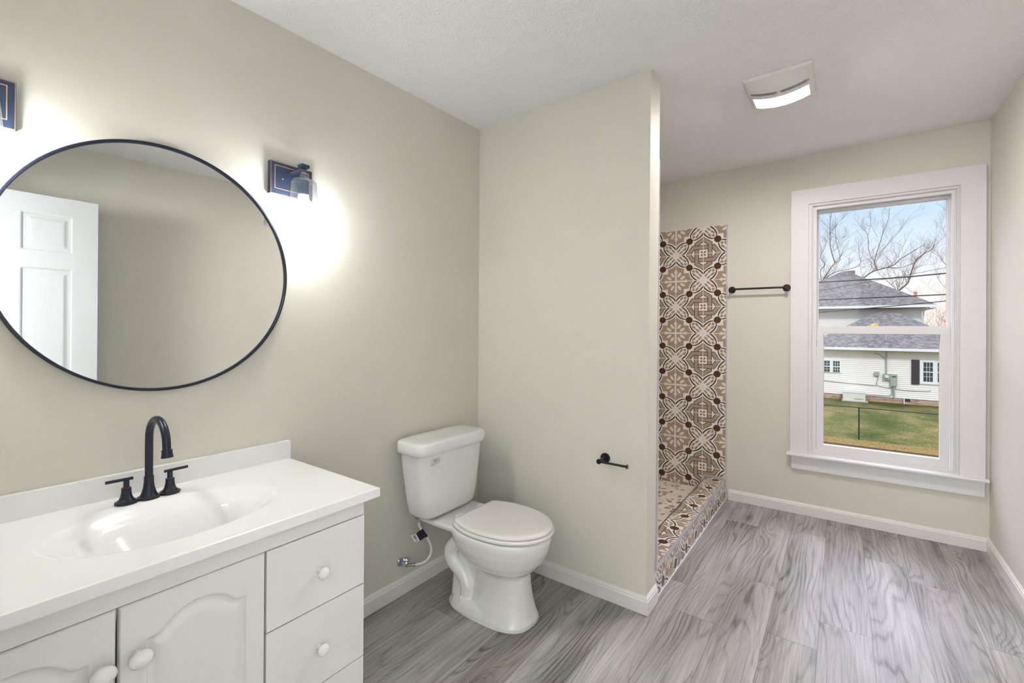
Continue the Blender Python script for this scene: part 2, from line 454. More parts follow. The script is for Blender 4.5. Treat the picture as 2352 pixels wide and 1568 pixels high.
# ================================================================== THE ROOM
struct(obj('floor', bx(-.12, 2.6, -2.3, 3.95, -.12, 0), FLOORM, smooth=0), 'grey wood-look plank floor')
bm = B()   # ceiling slab follows the slightly sloping ceiling
v = [bm.verts.new((x, y, HC(x, y)+dz)) for dz in (0, .15) for x, y in ((-.12, -.15), (2.56, -.15), (2.56, 3.95), (-.12, 3.95))]
for f in ((0, 1, 2, 3), (7, 6, 5, 4), (0, 4, 5, 1), (1, 5, 6, 2), (2, 6, 7, 3), (3, 7, 4, 0)): bm.faces.new([v[i] for i in f])
struct(obj('ceiling', bm, CEIL, smooth=0), 'white textured ceiling')
struct(obj('wall_left', bx(-.12, 0, -.15, 3.95, 0, 0, ft=HC), PAINT, smooth=0))
struct(obj('wall_right', bx(0, .14, YF, 3.95, 0, 0, fx=RW, ft=HC), PAINT, smooth=0))
def lean_end(bm):
    return bm
bm = B()
pv = [bm.verts.new(p) for p in ((0, YP(0), 0), (PX, YP(PX), 0), (PX, YP(PX)+PT, 0), (0, YP(0)+PT, 0))]
tx = PX+.0105
pv += [bm.verts.new((x, y, HC(x, y))) for x, y in ((0, YP(0)), (tx, YP(PX)), (tx, YP(PX)+PT), (0, YP(0)+PT))]
for f in ((0, 3, 2, 1), (4, 5, 6, 7), (0, 1, 5, 4), (1, 2, 6, 5), (2, 3, 7, 6), (3, 0, 4, 7)): bm.faces.new([pv[i] for i in f])
struct(obj('wall_partition', bm, PAINT, smooth=0), 'stub wall between toilet and shower')
# back wall with window opening
OX0, OX1, OZ0, OZ1 = 1.545, 2.268, .43, 2.145
bm = B()
xr = RW(3.78)
for (x0, x1, z0, z1) in ((0, OX0, 0, None), (OX1, xr, 0, None), (OX0, OX1, 0, OZ0), (OX0, OX1, OZ1, None)):
    box(bm, x0, x1, 0, .15, z0, z1 or 0, fy=YB, ft=HC if z1 is None else None)
struct(obj('wall_back', bm, PAINT, smooth=0), 'window wall at the far end')
# near wall with doorway the picture is taken through
DX0, DX1, DZ = 1.23, 2.03, 2.05
bm = B()
for (x0, x1, z0, z1) in ((0, DX0, 0, None), (DX1, RW(YF), 0, None), (DX0, DX1, DZ, None)):
    box(bm, x0, x1, YF-.12, YF, z0, z1 or 0, ft=HC if z1 is None else None)
struct(obj('wall_front', bm, PAINT, smooth=0), 'near wall with the doorway')
# hallway shell behind the doorway
bm = B()
box(bm, .3, .42, -2.2, -.15, 0, 2.44); box(bm, 2.45, 2.57, -2.2, -.15, 0, 2.44); box(bm, .3, 2.57, -2.3, -2.2, 0, 2.44)
struct(obj('wall_hall', bm, CEIL, smooth=0))
struct(obj('ceiling_hall', bx(.3, 2.57, -2.3, -.15, 2.44, 2.56), CEIL, smooth=0))
hl = thing('hall_fill_globe', 'round white fill globe added unseen in the hallway behind the doorway', 'fill light', (1.02, -1.2, 2.44))  # unseen globe added to light the room through the doorway
obj('canopy', lathe(B(), [(.06, 0), (.06, -.02), (.02, -.03)], (1.02, -1.2, 2.44)), PLASW, hl)
obj('stem', tube(B(), [(1.02, -1.2, 2.42), (1.02, -1.2, 2.03)], .006, 8), PLASW, hl)
obj('globe', lathe(B(), [(.24*math.sin(PI*k/24), -.24*math.cos(PI*k/24)) for k in range(25)], (1.02, -1.2, 1.80), seg=36), HALLFILLM, hl)

# baseboards: flat face to .058 then a bevelled top
def baseboard(name, p0, p1, nrm, ext0=0, ext1=0):
    p0 = Vector((*p0, 0)); p1 = Vector((*p1, 0)); n = Vector((*nrm, 0))
    prof = [(0, 0), (.0135, 0), (.0135, .058), (.0105, .063), (.0095, .070), (.005, .0745), (.0045, .0785), (0, .0785)]
    bm = B(); d = (p1-p0).normalized()
    rings = []
    for p, e, sg in ((p0, ext0, -1), (p1, ext1, 1)):
        rings.append([p+n*a+Vector((0, 0, h))+d*(sg*e*a) for a, h in prof])
    loft(bm, rings); return struct(obj(name, bm, TRIM, smooth=20), 'white baseboard')
baseboard('baseboard_left', (0, .86), (0, YP(0)), (1, 0), 0, -1)
baseboard('baseboard_partition', (0, YP(0)), (PX, YP(PX)), (0, -1), -1, 1)
baseboard('baseboard_end', (PX, YP(PX)), (PX, YP(PX)+PT), (1, 0), 1, 0)
baseboard('baseboard_back', (1.0215, YB(1.0215)), (RW(3.78), YB(2.41)), (0.02, -1), 0, -1)
baseboard('baseboard_right', (RW(3.78), YB(2.41)), (RW(YF), YF), (-1, 0), -1, -1)
baseboard('baseboard_front', (.56, YF), (1.16, YF), (0, 1))
bm = B(); box(bm, DX0-.07, DX0, YF, YF+.016, 0, DZ+.07); box(bm, DX1, DX1+.07, YF, YF+.016, 0, DZ+.07); box(bm, DX0, DX1, YF, YF+.016, DZ, DZ+.07)
struct(obj('trim_1', bm, TRIM, bevel=.003), 'white casing round the doorway')
bm = B(); box(bm, DX0, DX0+.012, YF-.12, YF, 0, DZ); box(bm, DX1-.012, DX1, YF-.12, YF, 0, DZ); box(bm, DX0+.012, DX1-.012, YF-.12, YF, DZ-.012, DZ)
struct(obj('trim_2', bm, TRIM), 'white jamb lining of the doorway')

# ---------------- six-panel door standing open, seen in the mirror
door = thing('door_1', 'white six-panel door standing open into the room', None, (2.02, -.01, .01), kind='structure')
Yd = np.linspace(-.01, .75, 153); Zd = np.linspace(.012, 2.03, 405); YY, ZZ = np.meshgrid(Yd, Zd, indexing='ij')
def panel_prof(d):
    h = np.zeros_like(d)
    h = np.where((d > 0) & (d < .008), -.007*np.sin(d/.008*PI/2), h)
    h = np.where((d >= .008) & (d < .016), -.007+.002*np.sin((d-.008)/.008*PI), h)
    h = np.where((d >= .016) & (d < .034), -.007+.005*(d-.016)/.018, h)
    h = np.where(d >= .034, -.001, h); return h
H_ = np.zeros_like(YY)
for (ya, yb) in ((.105, .312), (.428, .635)):
    for (za, zb) in ((1.711, 1.922), (1.0, 1.611), (.25, .88)):
        d = np.minimum(np.minimum(YY-ya, yb-YY), np.minimum(ZZ-za, zb-ZZ)); H_ += panel_prof(d)
grain = np.zeros_like(YY)
front = np.stack([2.02-H_-0.0, YY, ZZ], -1); back = np.stack([2.055+H_, YY, ZZ], -1)
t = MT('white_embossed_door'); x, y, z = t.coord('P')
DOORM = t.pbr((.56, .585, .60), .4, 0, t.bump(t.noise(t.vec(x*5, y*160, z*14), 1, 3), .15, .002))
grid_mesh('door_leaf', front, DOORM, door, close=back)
k = obj('door_knob', lathe(B(), [(.03, 0), (.03, .006), (.012, .01), (.011, .03), (.025, .045), (.028, .058), (.018, .07), (.001, .072)], (2.02, .69, .93), (-1, 0, 0)), CHROME, door)
for z in (.25, 1.05, 1.8): obj('hinge', tube(B(), [(2.0375, -.014, z-.045), (2.0375, -.014, z+.045)], .004, 8), CHROME, door)

# ---------------- window
win = thing('window_1', 'tall double-hung window in wide white painted casing', None, (1.9, YB(1.9), .42), kind='structure')
def wb(bm, x0, x1, d0, d1, z0, z1): return box(bm, x0, x1, d0, d1, z0, z1, fy=YB)
def wframe(bm, ox0, ox1, oz0, oz1, ix0, ix1, iz0, iz1, d0, d1):
    wb(bm, ox0, ix0, d0, d1, oz0, oz1); wb(bm, ix1, ox1, d0, d1, oz0, oz1); wb(bm, ix0, ix1, d0, d1, iz1, oz1)
    if iz0 > oz0: wb(bm, ix0, ix1, d0, d1, oz0, iz0)
    return bm
bm = B(); wb(bm, 1.421, 1.524, -.021, 0, .425, 2.262); wb(bm, 2.283, 2.392, -.021, 0, .425, 2.262); wb(bm, 1.524, 2.283, -.021, 0, 2.157, 2.262)
obj('casing', bm, TRIMW, win, bevel=.002)
bm = B()
for (ox0, ox1, ix0, ix1, oz, iz, d0, d1) in ((1.5245, 2.2825, 1.534, 2.273, 2.1565, 2.147, -.012, .0), (1.534, 2.273, 1.5445, 2.2685, 2.147, 2.141, -.018, .0),):
    wframe(bm, ox0, ox1, .425, oz, ix0, ix1, .425, iz, d0, d1)
wframe(bm, 1.5455, 2.2675, .431, 2.1445, 1.552, 2.262, .431, 2.138, 0.0, .145)
wframe(bm, 1.5525, 2.2615, .431, 2.1375, 1.5705, 2.2475, .431, 2.118, .004, .022)
wframe(bm, 1.5525, 2.2615, .431, 2.1375, 1.563, 2.2535, .431, 2.126, .067, .075)
obj('jamb_stop', bm, TRIMW, win, bevel=.0015, smooth=20)
bm = B(); wframe(bm, 1.5715, 2.2465, .445, 1.312, 1.611, 2.202, .497, 1.262, .028, .062)
ls = obj('lower_sash', bm, TRIMW, win, bevel=.0015)
bm = B(); wframe(bm, 1.6105, 2.2025, .4965, 1.2625, 1.6128, 2.2002, .4988, 1.2602, .052, .060)
obj('glazing_bead', bm, BARE, ls)
bm = B(); wb(bm, 1.612, 2.201, .046, .050, .498, 1.261); obj('glass', bm, WGLASS, ls, smooth=0)
bm = B(); wframe(bm, 1.5535, 2.2605, 1.262, 2.1365, 1.579, 2.239, 1.314, 2.104, .077, .11)
us = obj('upper_sash', bm, TRIMW, win, bevel=.0015)
bm = B(); wb(bm, 1.578, 2.240, .095, .099, 1.313, 2.105); obj('glass', bm, WGLASS, us, smooth=0)
bm = B(); wb(bm, 2.2375, 2.2393, .10, .109, 1.314, 2.104); wb(bm, 1.5787, 1.5803, .10, .109, 1.314, 2.104); obj('glazing_bead', bm, BARE, us)
bm = B(); box(bm, 1.85, 1.91, .067, .10, 1.3125, 1.318, fy=YB); lathe(bm, [(.011, 0), (.011, .006), (.006, .009)], (1.88, YB(1.88)+.085, 1.3175), seg=16); tube(bm, [(1.88, YB(1.88)+.085, 1.3235), (1.905, YB(1.9)+.07, 1.3245)], .004, 8)
obj('sash_lock', bm, BRASS, win)
bm = B()
pr = [(-.052, .408), (-.055, .416), (-.052, .4245), (-.02, .4252), (.026, .432), (.026, .4445), (.15, .43), (.15, .405)]
loft(bm, [[(x, YB(x)+a, h) for a, h in pr] for x in (1.4005, 2.4035)])
obj('stool', bm, TRIMW, win, smooth=15)
bm = B(); wb(bm, 1.428, 2.389, -.0205, 0, .316, .4075); obj('apron', bm, TRIMW, win, bevel=.002)
bm = B(); wb(bm, 1.46, 1.55, .152, .17, .36, 2.24); wb(bm, 2.265, 2.36, .152, .17, .36, 2.24); wb(bm, 1.55, 2.265, .152, .17, 2.14, 2.24); wb(bm, 1.46, 2.36, .152, .20, .36, .42); obj('outer_casing', bm, TRIMW, win)
# sky portal in the window opening guides the daylight sampling only
pl = bpy.data.lights.new('window_portal', 'AREA'); pl.shape = 'RECTANGLE'; pl.size = .72; pl.size_y = 1.7; pl.cycles.is_portal = True
po = bpy.data.objects.new('window_portal', pl); COL.objects.link(po); po.location = (1.905, YB(1.9)+.19, 1.29); po.rotation_euler = Vector((0, -1, 0)).to_track_quat('-Z', 'Y').to_euler()

# ================================================================== SHOWER
def panel(name, x0, x1, y0, y1, z0, z1, fy, label, uvf):
    o = obj(name, box(B(), x0, x1, y0, y1, z0, z1, fy=fy), TILEM, bevel=0, smooth=0); uvbox(o, uvf)
    return tag(o, label, 'wall tile')
pn = thing('tiled_wall_panel', 'brown and cream patterned tile panel on the far shower wall beside the towel bar', 'wall tile', (.5, YB(.5), .01))
o = obj('tile_face', box(B(), .0, 1.0, -.011, -.0005, .16, 2.085, fy=YB), TILEM, pn, smooth=0)
uvbox(o, lambda c, n: (c.x+.5, c.z+.01))
bm = B(); box(bm, 1.0005, 1.0085, -.0118, -.0005, .155, 2.0865, fy=YB); obj('edge_trim', bm, METL, pn)
o = obj('lower_tiles', box(B(), 0.02, .83, -.011, -.0005, .05, .1595, fy=YB), TILEM, pn, smooth=0); uvbox(o, lambda c, n: (c.x+.5, c.z+.01))
p2 = panel('tiled_wall_panel', .0005, .011, YP(0)+PT+.013, 3.719, .05, 2.085, None, 'brown and cream patterned tile panel on the left wall inside the shower', lambda c, n: (c.y-.3, c.z))
p3 = panel('tiled_wall_panel', .012, 1.0, PT+.0005, PT+.0115, .155, 2.085, YP, 'patterned tile panel on the back of the stub wall inside the shower', lambda c, n: (c.x, c.z))
et = obj('edge_trim', box(B(), 1.0006, 1.0125, PT+.0005, PT+.0118, .155, 2.09, fy=YP), METL, p3)
pan = obj('shower_floor', bx(.012, .8485, YP(0)+PT+.0125, 3.722, .0005, .055), PEBBLE, smooth=0); tag(pan, 'pebble mosaic shower floor behind the tiled curb', 'shower floor')
cb = thing('shower_curb', 'low patterned tile curb along the open side of the shower', 'shower curb', (.93, 2.95, 0))
YC0, YC1 = YP(PX)+PT, 3.7385
o = obj('curb_top', bx(.8665, .9925, YC0+.012, YC1, .1335, .142), TILEC, cb, smooth=0); uvbox(o, lambda c, n: (c.x+.93, c.y+2.95))
o = obj('curb_face', bx(.992, 1.0035, YC0, YC1, .006, .132), TILEF, cb, smooth=0); uvbox(o, lambda c, n: (c.y+2.95, c.z))
obj('curb_core', bx(.862, .9915, YC0+.012, YC1, .0005, .1332), CAULK, cb, smooth=0)
o = obj('outer_edge_trim', bx(.9928, 1.0055, YC0, YC1, .1322, .1432), METL, cb, bevel=.002)
obj('inner_edge_trim', bx(.860, .8662, YC0+.012, YC1, .1334, .1428), METGREY, cb)
obj('caulk_bead', bx(1.0036, 1.0075, YC0, YC1, .0005, .0062), CAULK, cb)

# ================================================================== VANITY
van = thing('vanity_cabinet', 'white vanity cabinet with arched doors and three drawers under the sink top', 'vanity', (.26, .42, 0))
VX, VF = .515, .5345
bm = B()
for y0, y1 in ((-.012, .004), (.842, .858)): box(bm, .001, VX, y0, y1, 0.001, .756)
box(bm, .001, .012, .004, .842, .1, .70); box(bm, .012, VX-.02, .004, .842, .1, .116); box(bm, .40, .455, .004, .842, .001, .1)
obj('body', bm, CAB, van)
bm = B(); box(bm, VX-.018, VX, .0045, .8415, .68, .756); box(bm, VX-.018, VX, .0045, .02, .1, .68); box(bm, VX-.018, VX, .555, .58, .1, .68); box(bm, VX-.018, VX, .83, .8415, .1, .68); box(bm, VX-.018, VX, .02, .83, .09, .1)
obj('face_frame', bm, CAB, van, smooth=0)
obj('top_rail', bx(VX, .5315, -.012, .858, .7110, .757), CAB, van, bevel=.002)
obj('divider', bx(.1, VX-.0185, .562, .574, .1165, .60), CABIN, van)
# arched doors
def arch_sdf(YY, ZZ, yc, hw, zb, zs, zt, ha):
    pts = [(yc-hw, zb), (yc+hw, zb), (yc+hw, zs), (yc+ha+.012, zs), (yc+ha, zs+.006)]
    R_ = (ha*ha+(zt-zs-.006)**2)/(2*(zt-zs-.006)); cz = zt-R_; a0 = math.asin(ha/R_)
    for k in range(1, 16): a_ = a0-2*a0*k/16; pts.append((yc+R_*math.sin(a_), cz+R_*math.cos(a_)))
    pts += [(yc-ha, zs+.006), (yc-ha-.012, zs), (yc-hw, zs)]
    P = np.array(pts); Q = np.roll(P, -1, 0); dmin = np.full(YY.shape, 9.); inside = np.zeros(YY.shape, bool)
    for (ax, ay), (bx_, by) in zip(P, Q):
        ex, ey = bx_-ax, by-ay; L = ex*ex+ey*ey; t_ = np.clip(((YY-ax)*ex+(ZZ-ay)*ey)/L, 0, 1)
        dmin = np.minimum(dmin, np.hypot(YY-ax-t_*ex, ZZ-ay-t_*ey))
        cnd = ((ay > ZZ) != (by > ZZ)); xi = ax+(ZZ-ay)*(ex)/(ey if abs(ey) > 1e-9 else 1e-9)
        inside ^= cnd & (YY < xi)
    return np.where(inside, dmin, -dmin)
def knob(parent, y, z, x=VF, s=1.0, oval=False):
    bm = lathe(B(), [(.0075*s, 0), (.0065*s, .008), (.0075*s, .012), (.0135*s, .016), (.0165*s, .021), (.0165*s, .025), (.0125*s, .031), (.006*s, .0335), (.0005, .034)], (x, y, z), (1, 0, 0), 24)
    if oval: bmesh.ops.scale(bm, vec=(1.15, 1.15, 1.0), space=Matrix.Translation((-x, -y, -z)), verts=bm.verts)
    return obj('knob', bm, KNOBM, parent, 60)
def vdoor(y0, y1, ky):
    z0, z1 = .105, .7085
    Ys = np.linspace(y0, y1, 117); Zs = np.linspace(z0, z1, 243); YY, ZZ = np.meshgrid(Ys, Zs, indexing='ij')
    yc = (y0+y1)/2; d = arch_sdf(YY, ZZ, yc, .099, z0+.05, .622, .663, .072)
    H = np.zeros_like(d)
    H = np.where((d > 0) & (d < .006), -.0065*np.sin(d/.006*PI/2), H); H = np.where((d >= .006) & (d < .013), -.0065, H)
    H = np.where((d >= .013) & (d < .034), -.0065+.0065*np.sin((d-.013)/.021*PI/2), H)
    e = np.minimum(np.minimum(YY-y0, y1-YY), np.minimum(ZZ-z0, z1-ZZ)); H -= np.where(e < .004, .0035*(1-np.sqrt(np.clip(1-(1-e/.004)**2, 0, 1))), 0)
    F_ = np.stack([VF+H, YY, ZZ], -1); Bk = np.stack([np.full_like(YY, VX+.0012), YY, ZZ], -1)
    o = grid_mesh('door', F_, CAB, van, close=Bk); knob(o, ky, .601, s=1.12, oval=True); return o
vdoor(-.010, .2715, .247); vdoor(.2765, .5635, .306)
for z0, z1, kz in ((.5025, .7085, .600), (.2820, .4995, .388), (.105, .2790, .19)):
    o = obj('drawer', bx(VX+.0012, VF, .5675, .8575, z0, z1), CAB, van, bevel=.0035, seg=3); knob(o, .712, kz, s=1.0)
for z in (.655, .15):
    obj('hinge_cup', bx(VX-.03, VX-.0185, .545, .554, z-.01, z+.01), CHROME, van)
# vanity top with moulded bowl
vt = thing('countertop', 'glossy white one-piece vanity top with moulded oval sink', 'countertop', (.28, .443, .757))
Xs = np.linspace(0.0015, .5552, 140); Ys = np.linspace(-.0165, .900, 220); XX, YY = np.meshgrid(Xs, Ys, indexing='ij')
cx, cy, rx, ry = .297, .443, .172, .262
r = np.sqrt(((XX-cx)/rx)**2+((YY-cy)/ry)**2)
r2 = (np.abs((XX-.30)/.118)**2.3+np.abs((YY-cy)/.172)**2.6)**(1/2.4)
sm = lambda a, b, x: (lambda t_: t_*t_*(3-2*t_))(np.clip((x-a)/(b-a), 0, 1))
dep = .026*sm(0, .26, 1-r)+.012*sm(.1, .9, 1-r)+.085*sm(0, .62, 1.12-r2)
ed = np.minimum(.5552-XX, np.minimum(.900-YY, YY+.0165)); rnd = np.where(ed < .003, .002*(1-ed/.003)**2, 0)
ZT = .7855-dep-rnd
grid_mesh('counter', np.stack([XX, YY, ZT], -1), GLOSSW, vt, close=np.stack([XX, YY, np.minimum(.7575, ZT-.011)], -1))
obj('backsplash', bx(.0015, .0225, -.0165, .900, .7852, .851), GLOSSW, vt, bevel=.0025)
obj('drain', lathe(B(), [(.024, 0), (.024, .002), (.017, .0026), (.016, .001), (.001, .001)], (.30, .443, .6635)), CHROME, vt)

# ---------------- faucet
fc = thing('faucet', 'dark bronze gooseneck faucet with two lever handles on the vanity top', 'faucet', (.095, .443, .7855))
def bell(c, r0, h, r1):
    return lathe(B(), [(r0, 0), (r0+.0006, .002), (r0, .0055), (r0-.0045, .0065), (r0-.0065, .010), (r1+(r0-r1)*.42, h*.28), (r1+(r0-r1)*.22, h*.48), (r1+(r0-r1)*.20, h*.50), (r1+(r0-r1)*.10, h*.72), (r1+.0012, h*.96), (r1+.0016, h), (r1-.001, h+.0005)], c, seg=36)
obj('spout_base', bell((.097, .443, .786), .0265, .062, .0105), BRONZE, fc)
path = [(.097, .443, .845), (.096, .443, .90), (.096, .443, .955)]
for k in range(1, 12):
    a_ = PI-PI*k/12*1.02; path.append((.166+.070*math.cos(a_), .443, .958+.062*math.sin(a_)))
path += [(.237, .443, .952), (.240, .443, .940)]
obj('spout', tube(B(), smooth_path(path, 4), .0098, 20), BRONZE, fc)
obj('aerator', lathe(B(), [(.0105, 0), (.0128, .001), (.0122, .008), (.0138, .019), (.0142, .0215), (.0125, .022), (.010, .018)], (.2395, .443, .948), (.10, 0, -1), 28), BRONZE, fc)
for sg, yy, lb in ((-1, .392, RED), (1, .494, BLUEP)):
    hd = obj('handle', bell((.0965, yy, .786), .0255, .043, .0098), BRONZE, fc)
    hd['label'] = 'left handle' if sg < 0 else 'right handle'
    obj('stem', lathe(B(), [(.0068, 0), (.0068, .0215)], (.0965, yy, .829), seg=20), BRONZE, hd)
    obj('temperature_ring', lathe(B(), [(.0082, 0), (.0082, .0012)], (.0965, yy, .8292), seg=20), lb, hd)
    obj('lever', tube(B(), [(.0965, yy-sg*.0145, .8525), (.0965, yy+sg*.045, .8535)], .0042, 14), BRONZE, hd)

# ================================================================== MIRROR
mr = thing('wall_mirror', 'large round mirror in a thin black frame above the vanity', 'mirror', (.0, .5015, 1.4615))
bm = B(); R0 = .3715
rings = []
for k in range(128):
    a_ = 2*PI*k/128; c, s = math.cos(a_), math.sin(a_)
    rings.append([(x, .5015+(R0+q)*c, 1.4615+(R0+q)*s) for q, x in ((.0055, .0015), (.0065, .024), (.0045, .027), (-.0005, .027), (-.002, .0245), (-.002, .0015))])
loft(bm, rings, closed=True); obj('frame', bm, FRAMEM, mr)
obj('mirror_glass', lathe(B(), [(R0-.0022, .002), (R0-.0022, .0185)], (0, .5015, 1.4615), (1, 0, 0), 128), MIRRORM, mr, smooth=35)

# ================================================================== SCONCES
def make_sconce(yc, label):
    sc = thing('wall_sconce', label, 'wall light', (0, yc, 1.835), group='sconces either side of the round mirror')
    bp = obj('backplate', bx(.001, .021, yc-.0805, yc+.0805, 1.775, 1.895), PLATEM, sc, bevel=.003)
    bm = B(); hw, hh = .0655, .0435
    for (y0, y1, z0, z1) in ((-hw, hw, hh-.002, hh), (-hw, hw, -hh, -hh+.002), (-hw, -hw+.002, -hh+.002, hh-.002), (hw-.002, hw, -hh+.002, hh-.002)):
        box(bm, .0205, .0222, yc+y0, yc+y1, 1.8385+z0, 1.8385+z1)
    for (y0, y1, z0, z1) in ((-.0795, .0795, .0570, .0582), (-.0795, .0795, -.0612, -.060), (-.0795, -.0783, -.060, .057), (.0783, .0795, -.060, .057)):
        box(bm, .0203, .0215, yc+y0, yc+y1, 1.836+z0, 1.836+z1)
    obj('copper_outline', bm, COPPER, bp)
    obj('screw', lathe(B(), [(.004, 0), (.003, .002), (.001, .003)], (.021, yc-.035, 1.835), (1, 0, 0), 12), CHROME, bp)
    ar = obj('arm', bx(.021, .108, yc-.009, yc+.009, 1.8625, 1.8685), PLATEM, sc, bevel=.001)
    obj('arm_edge', bx(.0225, .100, yc-.0096, yc-.0091, 1.8622, 1.8640), COPPER, ar)
    obj('arm_cap', bx(.088, .118, yc-.015, yc+.015, 1.869, 1.880), PLATEM, sc, bevel=.0015)
    obj('neck', lathe(B(), [(.009, 0), (.009, -.008), (.012, -.022), (.016, -.036), (.0165, -.041)], (.103, yc, 1.8625)), SHADEG, sc)
    obj('socket', lathe(B(), [(.019, 0), (.0195, -.004), (.0195, -.048), (.016, -.05)], (.103, yc, 1.820)), PLATEM, sc)
    # open clear glass shade with real wall thickness
    bm = B(); lathe(bm, [(.016, 1.823), (.038, 1.823), (.044, 1.819), (.0462, 1.81), (.0575, 1.676), (.0550, 1.676), (.0437, 1.809), (.0415, 1.8165), (.037, 1.8205), (.016, 1.8205)], (.103, yc, 0), seg=48, cap=False)
    obj('glass_shade', bm, SHADEG, sc, smooth=50)
    obj('bulb_collar', lathe(B(), [(.0175, 0), (.021, -.016), (.0265, -.024)], (.103, yc, 1.770)), PLASW, sc)
    obj('bulb', lathe(B(), [(.0262, 0), (.0295, -.012), (.0300, -.022), (.0285, -.034), (.0235, -.045), (.014, -.053), (.001, -.0555)], (.103, yc, 1.7455)), BULBM, sc)
    return sc
make_sconce(.8975, 'dark bronze sconce with lit clear glass shade right of the round mirror')
make_sconce(.1045, 'dark bronze sconce cut off at the left edge, left of the round mirror')

# ================================================================== TOILET
TY = 1.640
toi = thing('toilet', 'white two-piece toilet with closed lid in the corner by the stub wall', 'toilet', (.3, TY, 0))
def sup(cx, rx, ry, z, n=2.4, seg=40, back=None, cy=TY):
    out = []
    for k in range(seg):
        a_ = 2*PI*k/seg; c, s = math.cos(a_), math.sin(a_)
        x = cx+rx*math.copysign(abs(c)**(2/n), c); y = cy+ry*math.copysign(abs(s)**(2/n), s)
        out.append((x, y, z))
    return out
bm = B()
# pedestal and bowl
loft(bm, [sup(.475, .166, .122, 0, 2.6), sup(.476, .166, .122, .012, 2.6), sup(.478, .155, .112, .035, 2.6), sup(.478, .142, .100, .09, 2.5), sup(.478, .133, .095, .15, 2.4), sup(.478, .130, .094, .205, 2.3), sup(.476, .142, .108, .220, 2.2), sup(.470, .180, .140, .242, 2.15), sup(.464, .213, .163, .275, 2.1), sup(.460, .236, .179, .320, 2.1), sup(.458, .2475, .186, .362, 2.15), sup(.458, .2475, .186, .380, 2.15), sup(.458, .243, .181, .388, 2.15)])
# rear foot
loft(bm, [sup(.365, .145, .128, 0, 3.2), sup(.365, .145, .128, .012, 3.2), sup(.368, .134, .118, .04, 3.2), sup(.37, .12, .10, .055, 3)])
# rear web
loft(bm, [sup(.33, .125, .080, .02, 4), sup(.33, .120, .066, .16, 4), sup(.31, .13, .062, .30, 3), sup(.28, .15, .085, .37, 3)])
# deck under the tank
loft(bm, [sup(.20, .150, .085, .325, 3.5), sup(.195, .160, .115, .345, 4), sup(.20, .178, .150, .365, 4.5), sup(.205, .185, .155, .380, 4.5), sup(.205, .182, .152, .3885, 4.5)])
# trapway bulging from both flanks
for sg in (-1, 1):
    tp_ = [(.43, TY+sg*.055, .255), (.36, TY+sg*.070, .305), (.285, TY+sg*.078, .295), (.235, TY+sg*.078, .245), (.245, TY+sg*.076, .195), (.295, TY+sg*.070, .155), (.325, TY+sg*.066, .105), (.325, TY+sg*.066, .03)]
    tube(bm, smooth_path(tp_, 5), .036, 14)
o = obj('tmp', bm, PORC, None)
md = o.modifiers.new('r', 'REMESH'); md.mode = 'VOXEL'; md.voxel_size = .0042
bpy.context.view_layer.update()
me = bpy.data.meshes.new_from_object(o.evaluated_get(bpy.context.evaluated_depsgraph_get()))
bpy.data.objects.remove(o)
bm = B(); bm.from_mesh(me); bpy.data.meshes.remove(me)
for _ in range(3): bmesh.ops.smooth_vert(bm, verts=[v for v in bm.verts if v.co.z > .004], factor=.5, use_axis_x=True, use_axis_y=True, use_axis_z=True)
for v in bm.verts: v.co.z = max(v.co.z, .0035)
for f in bm.faces: f.smooth = True
me = bpy.data.meshes.new('bowl'); bm.to_mesh(me); bm.free(); me.materials.append(PORC); bowl = link_mesh('bowl', me, None, toi)
bm = B(); loft(bm, [sup(.420, .2215, .129, .0008, 2.8, 64), sup(.420, .2215, .129, .006, 2.8, 64)]); obj('caulk_seal', bm, CAULK, toi)
for sg in (-1, 1): obj('bolt_cap', lathe(B(), [(.0135, 0), (.014, .009), (.012, .018), (.007, .023), (.0005, .0245)], (.318, TY+sg*.102, .043), seg=20), PORC, toi)
# tank
def tankring(z, x0, x1, hy, n=5.0):
    return sup((x0+x1)/2, (x1-x0)/2, hy, z, n, 64, cy=TC)
TC = 1.617
bm = B()
loft(bm, [tankring(.392, .060, .172, .150, 4), tankring(.398, .048, .186, .166, 4.5), tankring(.415, .040, .197, .178), tankring(.47, .034, .202, .188), tankring(.60, .028, .208, .207), tankring(.708, .024, .213, .219)])
tk = obj('tank', bm, PORC, toi, 50)
bm = B()
loft(bm, [tankring(.703, .016, .224, .231, 5), tankring(.706, .013, .229, .235, 5), tankring(.725, .013, .230, .237, 5), tankring(.749, .014, .229, .236, 5), tankring(.7555, .0165, .226, .233, 5), tankring(.759, .022, .220, .227, 5), tankring(.7605, .032, .210, .216, 5), tankring(.761, .07, .17, .17, 5)])
obj('tank_lid', bm, PORC, toi, 60)
fl = obj('flush_lever', bx(.2125, .2235, 1.462, 1.492, .666, .684), CHROME, toi, bevel=.003)
obj('lever_arm', loft(B(), [[(x, y, z) for x, y, z in ((.2235, 1.478, .668), (.2235, 1.478, .684), (.2285, 1.478, .684), (.2285, 1.478, .668))], [(x, y, z) for x, y, z in ((.2245, 1.432, .661), (.2245, 1.432, .669), (.228, 1.432, .669), (.228, 1.432, .661))]]), CHROME, fl, bevel=.001)
